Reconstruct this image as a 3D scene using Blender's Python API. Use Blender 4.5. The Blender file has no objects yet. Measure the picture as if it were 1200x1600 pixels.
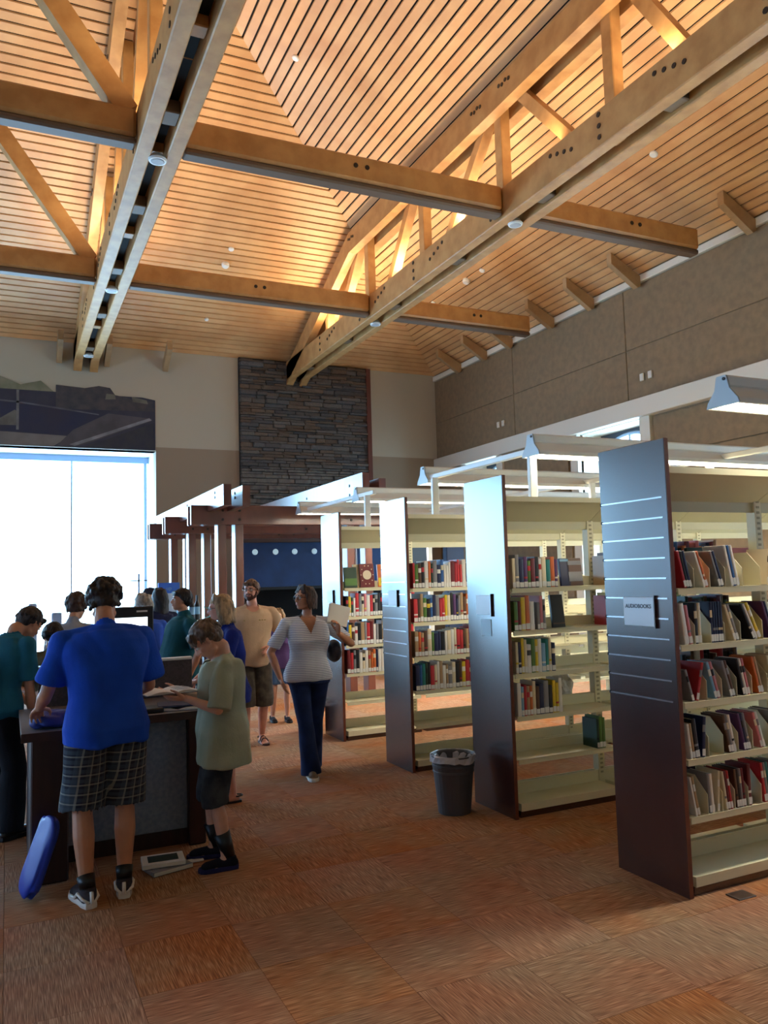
import bpy, bmesh, math, random
import numpy as np
from mathutils import Vector, Matrix
R = random.Random(7)
sc = bpy.context.scene
COL = sc.collection
# ------------------------------------------------------------ camera
CAM_Z = 1.66
yaw, pit, rol, FPX = math.radians(25.249), math.radians(4.651), math.radians(-1.6565), 1252.14
fw = Vector((math.sin(yaw)*math.cos(pit), math.cos(yaw)*math.cos(pit), math.sin(pit)))
r0 = Vector((math.cos(yaw), -math.sin(yaw), 0)); u0 = r0.cross(fw)
rt = r0*math.cos(rol) + u0*math.sin(rol); up = -r0*math.sin(rol) + u0*math.cos(rol)
cam = bpy.data.objects.new('camera', bpy.data.cameras.new('camera'))
m = Matrix((rt, up, -fw)).transposed().to_4x4(); m.translation = Vector((0, 0, CAM_Z))
cam.matrix_world = m
cam.data.sensor_fit = 'VERTICAL'; cam.data.sensor_height = 36; cam.data.lens = FPX/1600*36
cam.data.clip_start = .05
COL.objects.link(cam); sc.camera = cam
# ------------------------------------------------------------ world, exposure
w = bpy.data.worlds.new('sky'); sc.world = w; w.use_nodes = True
w.node_tree.nodes['Background'].inputs[0].default_value = (.55, .75, 1, 1)
w.node_tree.nodes['Background'].inputs[1].default_value = 1.0
sc.view_settings.view_transform = 'Standard'; sc.view_settings.look = 'None'
sc.view_settings.gamma = 1; sc.view_settings.use_curve_mapping = False
sc.view_settings.exposure = 0.68
sc.cycles.max_bounces = 7; sc.cycles.diffuse_bounces = 5; sc.cycles.glossy_bounces = 3
sc.cycles.sample_clamp_indirect = 6
WINDOW_GAIN = 10.0      # daylight through the blinds
UPLIGHT_W = 12.5         # one warm uplight on a truss
FIXTURE_GAIN = 26.0     # tubes over the bookcases
# room: x to the right, y away from the camera's wall, z up
XR, YB, XL, YF, HE, PITCH = 9.21, 16.5, -9.4, -3.0, 6.41, .4167

# ------------------------------------------------------------ materials
def lin(c):
    return tuple(((v/255)/12.92 if v/255 <= .04045 else ((v/255+.055)/1.055)**2.4) for v in c)
MATS = {}
def mat(name, rgb, rough=.6, metal=0, spec=.5, noise=None, bump=None, rand=0, emit=None, coat=0, trans=0):
    """rgb in 0..255 sRGB. noise=(rgb2, scale, (sx,sy,sz)) mixes a second colour; bump=(strength, scale)."""
    if name in MATS: return MATS[name]
    M = bpy.data.materials.new(name); M.use_nodes = True; MATS[name] = M
    nt = M.node_tree; N = nt.nodes; L = nt.links; b = N['Principled BSDF']
    c = lin(rgb)+(1,)
    b.inputs['Base Color'].default_value = c; b.inputs['Roughness'].default_value = rough
    b.inputs['Metallic'].default_value = metal; b.inputs['Specular IOR Level'].default_value = spec
    b.inputs['Coat Weight'].default_value = coat; b.inputs['Coat Roughness'].default_value = .18
    if trans: b.inputs['Transmission Weight'].default_value = trans
    out = None
    if noise or bump:
        tc = N.new('ShaderNodeTexCoord'); mp = N.new('ShaderNodeMapping'); L.new(tc.outputs['Object'], mp.inputs[0])
    if noise:
        c2, s, sx = noise; mp.inputs['Scale'].default_value = sx
        nz = N.new('ShaderNodeTexNoise'); nz.inputs['Scale'].default_value = s; nz.inputs['Detail'].default_value = 4
        L.new(mp.outputs[0], nz.inputs[0])
        cr = N.new('ShaderNodeValToRGB'); cr.color_ramp.elements[0].position = .35; cr.color_ramp.elements[1].position = .65
        cr.color_ramp.elements[0].color = c; cr.color_ramp.elements[1].color = lin(c2)+(1,)
        L.new(nz.outputs[0], cr.inputs[0]); out = cr.outputs[0]
    if rand:
        oi = N.new('ShaderNodeObjectInfo'); mr = N.new('ShaderNodeMapRange')
        mr.inputs[3].default_value = 1-rand; mr.inputs[4].default_value = 1+rand
        L.new(oi.outputs['Random'], mr.inputs[0])
        hs = N.new('ShaderNodeHueSaturation'); L.new(mr.outputs[0], hs.inputs['Value'])
        if out: L.new(out, hs.inputs['Color'])
        else: hs.inputs['Color'].default_value = c
        out = hs.outputs[0]
    if out: L.new(out, b.inputs['Base Color'])
    if bump:
        nb = N.new('ShaderNodeTexNoise'); nb.inputs['Scale'].default_value = bump[1]; nb.inputs['Detail'].default_value = 3
        L.new(mp.outputs[0], nb.inputs[0])
        bp = N.new('ShaderNodeBump'); bp.inputs['Strength'].default_value = bump[0]; bp.inputs['Distance'].default_value = .02
        L.new(nb.outputs[0], bp.inputs['Height']); L.new(bp.outputs[0], b.inputs['Normal'])
    if emit:
        b.inputs['Emission Color'].default_value = tuple(emit[0])+(1,); b.inputs['Emission Strength'].default_value = emit[1]
    return M

# ------------------------------------------------------------ mesh helpers
class MB:
    def __init__(s): s.v = []; s.f = []; s.m = []; s.uv = None
    def add(s, vs, fs, mi=0):
        o = len(s.v); s.v += [tuple(v) for v in vs]; s.f += [tuple(i+o for i in f) for f in fs]; s.m += [mi]*len(fs); return s
    def box(s, a, b, mi=0, M=None):
        x0, y0, z0 = [min(p, q) for p, q in zip(a, b)]; x1, y1, z1 = [max(p, q) for p, q in zip(a, b)]
        vs = [(x0,y0,z0),(x1,y0,z0),(x1,y1,z0),(x0,y1,z0),(x0,y0,z1),(x1,y0,z1),(x1,y1,z1),(x0,y1,z1)]
        if M is not None: vs = [M @ Vector(v) for v in vs]
        return s.add(vs, [(3,2,1,0),(4,5,6,7),(0,1,5,4),(1,2,6,5),(2,3,7,6),(3,0,4,7)], mi)
    def bbox(s, a, b, bev=.01, mi=0, M=None):
        """box with chamfered edges"""
        lo = Vector([min(p, q) for p, q in zip(a, b)]); hi = Vector([max(p, q) for p, q in zip(a, b)])
        bev = min(bev, *[(hi[i]-lo[i])*.45 for i in range(3)])
        bm = bmesh.new(); bmesh.ops.create_cube(bm, size=1)
        for v in bm.verts: v.co = Vector([lo[i]+(v.co[i]+.5)*(hi[i]-lo[i]) for i in range(3)])
        bmesh.ops.bevel(bm, geom=bm.edges[:], offset=bev, segments=1, affect='EDGES')
        if M is not None: bm.transform(M)
        bm.verts.index_update()
        s.add([v.co[:] for v in bm.verts], [[v.index for v in f.verts] for f in bm.faces], mi); bm.free(); return s
    def prism(s, poly, ext, mi=0):
        """poly: 3D points, ext: extrusion vector"""
        n = len(poly); e = Vector(ext); P = [Vector(p) for p in poly]
        return s.add([p[:] for p in P]+[(p+e)[:] for p in P], [tuple(range(n))[::-1], tuple(range(n, 2*n))]+[(i, (i+1) % n, n+(i+1) % n, n+i) for i in range(n)], mi)
    def bar(s, p, q, w, h, mi=0, side=None):
        """rectangular bar from p to q; w along side vector, h along the other"""
        p, q = Vector(p), Vector(q); d = (q-p).normalized()
        sd = Vector(side) if side else Vector((1, 0, 0)) if abs(d.x) < .9 else Vector((0, 1, 0))
        sd = (sd-d*sd.dot(d)).normalized(); t = d.cross(sd)
        ps = [p+sd*(a*w/2)+t*(b*h/2) for a, b in ((-1,-1),(1,-1),(1,1),(-1,1))]
        return s.prism(ps, q-p, mi)
    def tube(s, pts, rad, n=12, mi=0, cap=True):
        pts = [Vector(p) for p in pts]; rad = rad if isinstance(rad, (list, tuple)) else [rad]*len(pts)
        o = len(s.v); prev = None
        for i, p in enumerate(pts):
            d = (pts[min(i+1, len(pts)-1)]-pts[max(i-1, 0)])
            if d.length < 1e-9: d = Vector((0, 0, 1))
            d.normalize()
            if prev is None: a = d.orthogonal().normalized()
            else: a = (prev-d*prev.dot(d)); a = a.normalized() if a.length > 1e-6 else d.orthogonal().normalized()
            prev = a; b = d.cross(a)
            for k in range(n):
                t = 2*math.pi*k/n; s.v.append((p+(a*math.cos(t)+b*math.sin(t))*rad[i])[:])
        for i in range(len(pts)-1):
            for k in range(n):
                k2 = (k+1) % n; s.f.append((o+i*n+k, o+i*n+k2, o+(i+1)*n+k2, o+(i+1)*n+k)); s.m.append(mi)
        if cap:
            s.f.append(tuple(o+k for k in range(n))[::-1]); s.m.append(mi)
            s.f.append(tuple(o+(len(pts)-1)*n+k for k in range(n))); s.m.append(mi)
        return s
    def loft(s, rings, mi=0, cap=True):
        o = len(s.v); n = len(rings[0])
        for r in rings: s.v += [tuple(p) for p in r]
        for i in range(len(rings)-1):
            for k in range(n):
                k2 = (k+1) % n; s.f.append((o+i*n+k, o+i*n+k2, o+(i+1)*n+k2, o+(i+1)*n+k)); s.m.append(mi)
        if cap:
            s.f.append(tuple(o+k for k in range(n))[::-1]); s.m.append(mi)
            s.f.append(tuple(o+(len(rings)-1)*n+k for k in range(n))); s.m.append(mi)
        return s
    def blob(s, c, r, Mr=None, n=14, mi=0):
        c = Vector(c); r = (r, r, r) if isinstance(r, (int, float)) else r; rings = []
        for i in range(1, n//2+1):
            ph = math.pi*(i-.5)/(n//2); ring = []
            for k in range(n):
                t = 2*math.pi*k/n; p = Vector((r[0]*math.sin(ph)*math.cos(t), r[1]*math.sin(ph)*math.sin(t), -r[2]*math.cos(ph)))
                ring.append((c+(Mr @ p if Mr is not None else p))[:])
            rings.append(ring)
        return s.loft(rings, mi)
    def cap(s, p, q, r0, r1, n=12, mi=0):
        """tapered capsule"""
        p, q = Vector(p), Vector(q); d = q-p; L = d.length
        if L < 1e-6: return s.blob(p, r0)
        d /= L; pts = []; rr = []
        for a in (-85, -60, -30): pts.append(p+d*r0*math.sin(math.radians(a))); rr.append(r0*math.cos(math.radians(a)))
        pts += [p, q]; rr += [r0, r1]
        for a in (30, 60, 85): pts.append(q+d*r1*math.sin(math.radians(a))); rr.append(r1*math.cos(math.radians(a)))
        return s.tube(pts, rr, n, mi)
    def disc(s, c, r, h=.004, ax='z', n=20, mi=0):
        c = Vector(c); A = {'x': Vector((1,0,0)), 'y': Vector((0,1,0)), 'z': Vector((0,0,1))}[ax]
        return s.tube([c, c+A*h], r, n, mi)
    def mesh(s, name='mesh', smooth=False):
        me = bpy.data.meshes.new(name); me.from_pydata(s.v, [], s.f)
        if any(s.m): me.polygons.foreach_set('material_index', s.m)
        if s.uv is not None:
            ul = me.uv_layers.new(name='UVMap'); ul.data.foreach_set('uv', np.array(s.uv, dtype=np.float32).ravel())
        if smooth: me.polygons.foreach_set('use_smooth', [True]*len(me.polygons))
        me.update(); return me
    def obj(s, name, mats, parent=None, smooth=False, loc=None, **kw):
        me = s.mesh(name, smooth)
        for mm in (mats if isinstance(mats, (list, tuple)) else [mats]): me.materials.append(mm)
        return link(name, me, parent, loc, **kw)

def fixnorm(me):
    bm = bmesh.new(); bm.from_mesh(me); bmesh.ops.recalc_face_normals(bm, faces=bm.faces[:]); bm.to_mesh(me); bm.free()

def link(name, me, parent=None, loc=None, label=None, cat=None, group=None, kind=None):
    o = bpy.data.objects.new(name, me); COL.objects.link(o)
    if parent: o.parent = parent
    if loc is not None: o.location = loc
    tag(o, label, cat, group, kind); return o
def tag(o, label=None, cat=None, group=None, kind=None):
    if label: o['label'] = label
    if cat: o['category'] = cat
    if group: o['group'] = group
    if kind: o['kind'] = kind
    return o
def empty(name, loc, label, cat, rz=0, group=None):
    o = bpy.data.objects.new(name, None); COL.objects.link(o); o.location = loc; o.rotation_euler = (0, 0, rz)
    o.empty_display_size = .1
    return tag(o, label, cat, group)
def copy_tree(o, parent=None):
    c = o.copy(); COL.objects.link(c); c.parent = parent
    for ch in list(o.children): copy_tree(ch, c)
    return c
def roof_z(x, y): return HE+PITCH*min(YB-y, XR-x, x-XL)

# ------------------------------------------------------------ common materials
m_plank = mat('ceiling_wood', (212,166,116), .5, noise=((196,146,98), 3, (.6,.6,.6)), rand=.07)
m_dark = mat('dark_backing', (26,17,12), .9)
m_glulam = mat('glulam_wood', (186,140,86), .5, noise=((166,118,68), 5, (1,1,1)))
m_glulam2 = mat('glulam_underside', (150,128,104), .55, noise=((132,112,92), 5, (1,1,1)))
m_bolt = mat('bolt_dark', (28,20,16), .5)
m_cream = mat('cream_steel', (226,218,184), .42)
m_white = mat('white_metal', (228,230,228), .4)
m_cherry = mat('dark_cherry', (70,32,24), .27, noise=((52,24,19), 6, (4,4,.5)), spec=.9, coat=.6)
m_cherry_edge = mat('cherry_edge', (104,48,28), .4)
m_perg = mat('pergola_wood', (112,62,50), .28, noise=((88,46,38), 4, (1,1,.4)), spec=.8, coat=.4)
m_wall_light = mat('wall_cream_paint', (178,172,154), .8)
m_wall_tan = mat('wall_tan_paint', (148,132,112), .8)
m_wall_brown = mat('wall_brown_panel', (134,112,82), .75, noise=((122,102,76), 9, (1,1,1)))
m_trim = mat('trim_paint', (212,206,190), .5)
m_black = mat('black_plastic', (18,19,22), .4)
m_gap = mat('recess_black', (10,10,12), .9)
# ============================================================ STRUCTURE
# ---- floor with carpet tiles (each tile its own stripes, turned a quarter)
def carpet_mat():
    M = bpy.data.materials.new('carpet'); M.use_nodes = True; nt = M.node_tree; N = nt.nodes; L = nt.links; b = N['Principled BSDF']
    b.inputs['Roughness'].default_value = .95; b.inputs['Specular IOR Level'].default_value = .1
    uv = N.new('ShaderNodeUVMap'); mp = N.new('ShaderNodeMapping'); L.new(uv.outputs[0], mp.inputs[0]); mp.inputs['Scale'].default_value = (240, 9, 1)
    n1 = N.new('ShaderNodeTexNoise'); n1.inputs['Scale'].default_value = 1; n1.inputs['Detail'].default_value = 1.5; L.new(mp.outputs[0], n1.inputs[0])
    cr = N.new('ShaderNodeValToRGB'); e = cr.color_ramp.elements
    e[0].position = .34; e[0].color = lin((140,108,80))+(1,); e[1].position = .66; e[1].color = lin((204,168,130))+(1,)
    x = e.new(.50); x.color = lin((172,130,92))+(1,)
    L.new(n1.outputs[0], cr.inputs[0])
    ge = N.new('ShaderNodeNewGeometry')
    n2 = N.new('ShaderNodeTexNoise'); n2.inputs['Scale'].default_value = 1.9; n2.inputs['Detail'].default_value = 3; L.new(ge.outputs['Position'], n2.inputs[0])
    c2 = N.new('ShaderNodeValToRGB'); c2.color_ramp.elements[0].position = .35; c2.color_ramp.elements[1].position = .65
    c2.color_ramp.elements[0].color = lin((236,184,138))+(1,); c2.color_ramp.elements[1].color = lin((222,222,220))+(1,)
    L.new(n2.outputs[0], c2.inputs[0])
    mx = N.new('ShaderNodeMix'); mx.data_type = 'RGBA'; mx.blend_type = 'MULTIPLY'; mx.inputs[0].default_value = .9
    L.new(cr.outputs[0], mx.inputs[6]); L.new(c2.outputs[0], mx.inputs[7])
    at = N.new('ShaderNodeAttribute'); at.attribute_name = 'tone'
    oi = N.new('ShaderNodeObjectInfo'); ad = N.new('ShaderNodeMath'); ad.operation = 'ADD'
    L.new(oi.outputs['Random'], ad.inputs[0]); L.new(at.outputs['Fac'], ad.inputs[1])
    fr = N.new('ShaderNodeMath'); fr.operation = 'FRACT'; L.new(ad.outputs[0], fr.inputs[0])
    mr = N.new('ShaderNodeMapRange'); mr.inputs[3].default_value = .95; mr.inputs[4].default_value = 1.06; L.new(fr.outputs[0], mr.inputs[0])
    m7 = N.new('ShaderNodeMath'); m7.operation = 'MULTIPLY'; m7.inputs[1].default_value = 7.31; L.new(fr.outputs[0], m7.inputs[0])
    f2 = N.new('ShaderNodeMath'); f2.operation = 'FRACT'; L.new(m7.outputs[0], f2.inputs[0])
    m2 = N.new('ShaderNodeMapRange'); m2.inputs[3].default_value = .80; m2.inputs[4].default_value = 1.0; L.new(f2.outputs[0], m2.inputs[0])
    hs = N.new('ShaderNodeHueSaturation'); L.new(mx.outputs[2], hs.inputs['Color']); L.new(mr.outputs[0], hs.inputs['Value']); L.new(m2.outputs[0], hs.inputs['Saturation'])
    L.new(hs.outputs[0], b.inputs['Base Color'])
    bp = N.new('ShaderNodeBump'); bp.inputs['Strength'].default_value = .2; bp.inputs['Distance'].default_value = .002
    L.new(n1.outputs[0], bp.inputs['Height']); L.new(bp.outputs[0], b.inputs['Normal'])
    return M
m_carpet = carpet_mat()
T = .5
floor = MB().box((XL-.3, YF-.3, -.3), (XR+2.2, YB+.3, -.012)).obj('floor', m_dark, kind='structure')
def tile_geo(mb, x, y, rot, g=.0002, b=.0008):
    x0, y0, x1, y1 = x+g, y+g, x+T-g, y+T-g
    vs = [(x0,y0,-.012),(x1,y0,-.012),(x1,y1,-.012),(x0,y1,-.012),(x0+b,y0+b,0),(x1-b,y0+b,0),(x1-b,y1-b,0),(x0+b,y1-b,0)]
    fs = [(4,5,6,7),(0,1,5,4),(1,2,6,5),(2,3,7,6),(3,0,4,7)]
    mb.add(vs, fs)
    ox, oy = R.random()*9, R.random()*9
    for f in fs:
        for i in f:
            u, v = vs[i][0]-x, vs[i][1]-y
            if rot: u, v = v, u
            mb.uv.append((u+ox, v+oy))
cells = []
for i in range(int((XL)/T)-1, int((XR+2)/T)+1):
    for j in range(int(YF/T), int(YB/T)+1):
        cells.append((i, j))
def seen(i, j):
    d = Vector(((i+.5)*T, (j+.5)*T, -CAM_Z)); c = (d.dot(rt), d.dot(up), d.dot(fw))
    if c[2] < .4: return 0
    px, py = 600+FPX*c[0]/c[2], 800-FPX*c[1]/c[2]
    return (-90 < px < 1290 and py < 1750) and 1/c[2]
vis = sorted([c for c in cells if seen(*c)], key=lambda c: -seen(*c))
near = set(vis[:290])
protos = []
for k in range(8):
    q = MB(); q.uv = []; tile_geo(q, 0, 0, 0); me = q.mesh('carpet_tile'); me.materials.append(m_carpet); protos.append(me)
for (i, j) in near:
    o = link('carpet_tile', R.choice(protos), floor)
    if (i+j) % 2 ^ (R.random() < .12): o.location = ((i+1)*T, j*T, 0); o.rotation_euler = (0, 0, math.pi/2)
    else: o.location = (i*T, j*T, 0)
q = MB(); q.uv = []; tones = []
for (i, j) in cells:
    if (i, j) in near: continue
    tile_geo(q, i*T, j*T, (i+j) % 2); tones += [R.random()]*5
o = q.obj('far_carpet_tiles', m_carpet, floor, kind='stuff')
at = o.data.attributes.new('tone', 'FLOAT', 'FACE'); at.data.foreach_set('value', tones)

# ---- ceiling: dark backing, then every board
def slope_back():  # backing slabs
    b = MB(); e = .05
    W = (XR-XL)/2; xc = (XR+XL)/2; zr = HE+PITCH*W
    P = lambda x, y, z: (x, y, z+e)
    pts = [P(XL-.3,YB+.3,HE-PITCH*.3), P(XR+.3,YB+.3,HE-PITCH*.3), P(xc, YB-W, zr)]
    b.prism(pts[::-1], (0,0,.15))
    b.prism([P(XR+.3,YB+.3,HE-PITCH*.3), P(XR+.3,YF-.3,HE-PITCH*.3), P(xc,YF-.3,zr), P(xc,YB-W,zr)][::-1], (0,0,.15))
    b.prism([P(XL-.3,YB+.3,HE-PITCH*.3), P(XL-.3,YF-.3,HE-PITCH*.3), P(xc,YF-.3,zr), P(xc,YB-W,zr)], (0,0,.15))
    return b
ceiling = slope_back().obj('ceiling', m_dark, kind='structure'); fixnorm(ceiling.data)
PW = .1353; GAP = .030; NB = int(((XR-XL)/2)/PW)
for k in range(NB):
    a, c = k*PW+GAP/2, (k+1)*PW-GAP/2
    za, zc = HE+PITCH*a, HE+PITCH*c; t = .022
    # back slope: boards along x, mitred on the hips
    MB().prism([(XL+a,YB-a,za),(XR-a,YB-a,za),(XR-c,YB-c,zc),(XL+c,YB-c,zc)], (0,0,t)).obj('plank', m_plank, ceiling)
    MB().prism([(XR-a,YF,za),(XR-c,YF,zc),(XR-c,YB-c,zc),(XR-a,YB-a,za)], (0,0,t)).obj('plank', m_plank, ceiling)
    MB().prism([(XL+a,YF,za),(XL+a,YB-a,za),(XL+c,YB-c,zc),(XL+c,YF,zc)], (0,0,t)).obj('plank', m_plank, ceiling)
for o in ceiling.children: fixnorm(o.data)

# ---- back wall with the big window on its left
WX0, WX1, WZ0, WZ1 = -7.6, 2.71, .12, 4.34
bw = MB()
bw.box((XL-.3,YB,WZ1), (WX1,YB+.3,HE+.2)); bw.box((XL-.3,YB,0), (WX0,YB+.3,WZ1)); bw.box((WX0,YB,0), (WX1,YB+.3,WZ0))
bw.box((WX1,YB,4.42), (XR+.3,YB+.3,HE+.2))
wall_back = bw.obj('wall_back', m_wall_light, kind='structure')
MB().box((WX1,YB,0), (XR+.3,YB+.3,4.42)).obj('lower_wall_band', m_wall_tan, wall_back, label='darker tan lower band of the wall')
# ledgestone
sx0, sx1, sz0 = 4.43, 7.43, 2.6
MB().box((sx0,YB-.05,0), (sx1,YB,HE+.02)).obj('mortar_bed', mat('mortar', (40,36,34), .95), wall_back)
m_stone = [mat('stone_%s' % n, c, .85, noise=(c2, 9, (1,1,1)), bump=(.6, 14), rand=.22) for n, c, c2 in
           (('grey',(108,100,92),(82,76,72)), ('brown',(112,94,78),(84,70,60)), ('slate',(92,88,86),(70,68,70)))]
sproto = []
for k in range(9):
    bm = bmesh.new(); bmesh.ops.create_cube(bm, size=1)
    bmesh.ops.bevel(bm, geom=bm.edges[:], offset=.07, segments=1, affect='EDGES')
    for v in bm.verts: v.co += Vector((R.uniform(-.02,.02), R.uniform(-.10,.10) if v.co.y < 0 else 0, R.uniform(-.07,.07)))
    me = bpy.data.meshes.new('stone'); bm.to_mesh(me); bm.free(); me.materials.append(m_stone[k % 3]); sproto.append(me)
stones = []; z = HE-.02
while z > sz0:
    h = R.choice((.05,.06,.07,.08,.10)); x = sx0+.01
    while x < sx1-.02:
        L_ = min(R.uniform(.16,.52), sx1-.01-x)
        if sx1-.01-(x+L_) < .12: L_ = sx1-.01-x
        hh = h-.009
        stones.append((x+L_/2, z-h/2, L_-.009, hh, R.uniform(.05,.12))); x += L_
    z -= h
for i, (x, z_, L_, h, d) in enumerate(stones):
    if i >= 299: break
    o = link('stone', R.choice(sproto), wall_back, (x, YB-.05-d/2+.01, z_)); o.scale = (L_, d, h)
q = MB()
for (x, z_, L_, h, d) in stones[299:]: q.bbox((x-L_/2,YB-.05-d,z_-h/2), (x+L_/2,YB-.04,z_+h/2), .008)
z = sz0
q.obj('lower_stones', m_stone[0], wall_back, kind='stuff')
# brick-brown return edge at the stone's right side
MB().box((sx1-.07,YB-.16,1.5), (sx1+.03,YB-.01,HE-.01)).obj('corner_strip', mat('rust_edge', (96,52,40), .8), wall_back)

# ---- window 1
win = MB()
FD = YB+.28
win.box((WX0-.02,YB+.02,WZ1), (WX1+.02,YB+1.2,WZ1+.12)); win.box((WX0,YB+.3,WZ0-.1), (WX1,YB+1.2,WZ0))
win.box((WX1,YB+.3,WZ0), (WX1+.1,YB+1.2,WZ1)); win.box((WX0-.1,YB+.3,WZ0), (WX0,YB+1.2,WZ1))
window1 = win.obj('window_1', mat('reveal_paint', (205,210,214), .5), kind='structure')
m_frame = mat('window_frame_alu', (150,168,190), .35, metal=.3)
YG = YB+1.0
MB().box((WX0,YG-.08,WZ1-.13), (WX1,YG,WZ1)).obj('head_frame', m_frame, window1)
MB().box((WX0,YG-.08,WZ0), (WX1,YG,WZ0+.08)).obj('sill_frame', m_frame, window1)
for x in (2.66-.02, 1.18, -.35, -1.9, -3.4, -4.9, -6.4):
    wdt = .06 if x > 2 else .03
    MB().box((x-wdt/2,YG-.08,WZ0+.08), (x+wdt/2,YG-.005,WZ1-.13)).obj('mullion', m_frame, window1)
MB().box((WX0,YG-.03,1.24), (WX1,YG-.005,1.255)).obj('transom', m_frame, window1)
m_day = mat('daylit_blind', (235,240,245), .6, emit=((.36,.68,1.0), WINDOW_GAIN))
xs = [WX0,-6.4,-4.9,-3.4,-1.9,-.35,1.18,2.64,WX1]
for a, b in zip(xs[:-1], xs[1:]):
    MB().box((a+.005,YG,WZ0+.03), (b-.005,YG+.02,WZ1-.05)).obj('blind_panel', m_day, window1)

# ---- other walls
lw = MB(); lw.box((XL-.3,YF-.3,0), (XL,2.0,HE+.1)); lw.box((XL-.3,15.6,0), (XL,YB+.3,HE+.1)); lw.box((XL-.3,2.0,0), (XL,15.6,.6)); lw.box((XL-.3,2.0,3.6), (XL,15.6,HE+.1))
lw.obj('wall_left', m_wall_light, kind='structure')
w6 = MB().box((XL-.2,2.0,.6), (XL-.1,15.6,.68)).box((XL-.2,2.0,3.52), (XL-.1,15.6,3.6)).obj('window_6', m_frame, kind='structure')
for k in range(8):
    y = 2+k*1.7
    MB().box((XL-.26,y+.03,.62), (XL-.24,y+1.67,3.58)).obj('blind_panel', mat('shaded_daylit_blind', (200,210,220), .6, emit=((.36,.62,1.0), WINDOW_GAIN*.3)), w6)
    MB().box((XL-.2,y-.03,.68), (XL-.12,y+.03,3.52)).obj('mullion', m_frame, w6)
MB().box((XL-.3,YF-.3,0), (XR+2.2,YF,HE+4.2)).obj('wall_front', m_wall_tan, kind='structure')
# right wall: upper panels above a ledge, deep openings below
LZ0, LZ1 = 4.10, 4.40
wr = MB(); wr.box((XR+.02,YF-.3,LZ1-.02), (XR+.3,YB+.3,HE+.1))
ops = [(9.76,11.33), (13.95,15.17), (5.6,7.1), (1.4,2.9)]
oz0, oz1 = .9, 4.13
ys = [YF]+sorted([v for op in ops for v in op])+[YB]
for i in range(0, len(ys), 2): wr.box((XR+.06,ys[i],0), (XR+.5,ys[i+1],LZ1))
for a, b in ops: wr.box((XR+.06,a,0), (XR+.5,b,oz0))
wall_right = wr.obj('wall_right', m_wall_brown, kind='structure')
zs = [LZ1, 5.25, 6.26]; yy = list(np.arange(YB, YF, -3.25))+[YF]
for r_ in range(2):
    for a, b in zip(yy[:-1], yy[1:]):
        MB().bbox((XR,b+.006,zs[r_]+.006), (XR+.03,a-.006,zs[r_+1]-.006), .006).obj('wall_panel', m_wall_brown, wall_right)
lo = [(YF,1.25),(3.05,5.45),(7.25,9.52),(11.66,13.8),(15.53,16.5)]
for a, b in lo:
    for z0_, z1_ in ((1.2,2.6),(2.6,3.45),(3.45,4.08)):
        MB().bbox((XR+.03,a+.006,z0_+.006), (XR+.07,b-.006,z1_-.006), .006).obj('wall_panel', m_wall_brown, wall_right)
MB().bbox((XR-.1,YF,LZ0), (XR+.1,YB-.01,LZ1), .01).obj('trim_1', m_trim, kind='structure')
MB().bbox((XR-.05,YF,6.27), (XR+.05,YB-.01,6.385), .01).obj('trim_2', m_trim, kind='structure')
cols = MB()
for i, (a, b) in enumerate(ops):
    nm = 'window_%d' % (i+2)
    W_ = MB()
    W_.box((XR-.02,a-.22,0), (XR+.1,a,LZ0)); W_.box((XR-.02,b,0), (XR+.1,b+.2,LZ0))
    W_.box((XR+.1,b-.01,oz0), (XR+.6,b+.03,oz1)); W_.box((XR+.1,a-.03,oz0), (XR+.6,a+.01,oz1)); W_.box((XR+.1,a,oz0-.02), (XR+.6,b,oz0+.03))
    W_.box((XR+.06,a,oz1-.04), (XR+.6,b,oz1+.05))
    wo = W_.obj(nm, m_trim, kind='structure')
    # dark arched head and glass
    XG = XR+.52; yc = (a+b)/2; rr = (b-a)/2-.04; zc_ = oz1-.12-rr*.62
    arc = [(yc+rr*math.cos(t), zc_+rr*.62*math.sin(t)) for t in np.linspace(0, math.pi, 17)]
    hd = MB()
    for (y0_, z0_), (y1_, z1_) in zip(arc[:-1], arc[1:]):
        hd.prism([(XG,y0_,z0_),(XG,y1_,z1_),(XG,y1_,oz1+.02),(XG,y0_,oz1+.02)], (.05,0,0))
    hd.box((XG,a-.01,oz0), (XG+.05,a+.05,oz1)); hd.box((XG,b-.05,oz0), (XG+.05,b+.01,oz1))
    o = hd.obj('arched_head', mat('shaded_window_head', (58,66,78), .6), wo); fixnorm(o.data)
    fr_ = MB(); fr_.tube([(XG-.02,y_,z_) for y_, z_ in arc], .035, 6)
    fr_.box((XG-.04,yc-.02,oz0), (XG,yc+.02,zc_+rr*.62)); fr_.box((XG-.04,a,zc_-.03), (XG,b,zc_)); fr_.box((XG-.04,a,2.4), (XG,b,2.43))
    fr_.obj('arch_frame', m_frame, wo)
    MB().box((XG+.055,a,oz0), (XG+.075,b,oz1)).obj('pane', mat('daylit_pane', (235,240,245), .3, emit=((.45,.74,1.0), WINDOW_GAIN*.8)), wo)
MB().box((XR+.6,YF-.3,0), (XR+.8,YB+.3,LZ1)).obj('wall_outer', m_wall_tan, kind='structure')
MB().bbox((XR+.03,YF,0), (XR+.09,YB,.12), .01).obj('baseboard_right', m_cherry, kind='structure')
MB().bbox((WX1,YB-.03,0), (sx0-.01,YB,.12), .01).obj('baseboard_back', m_cherry, kind='structure')

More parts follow.
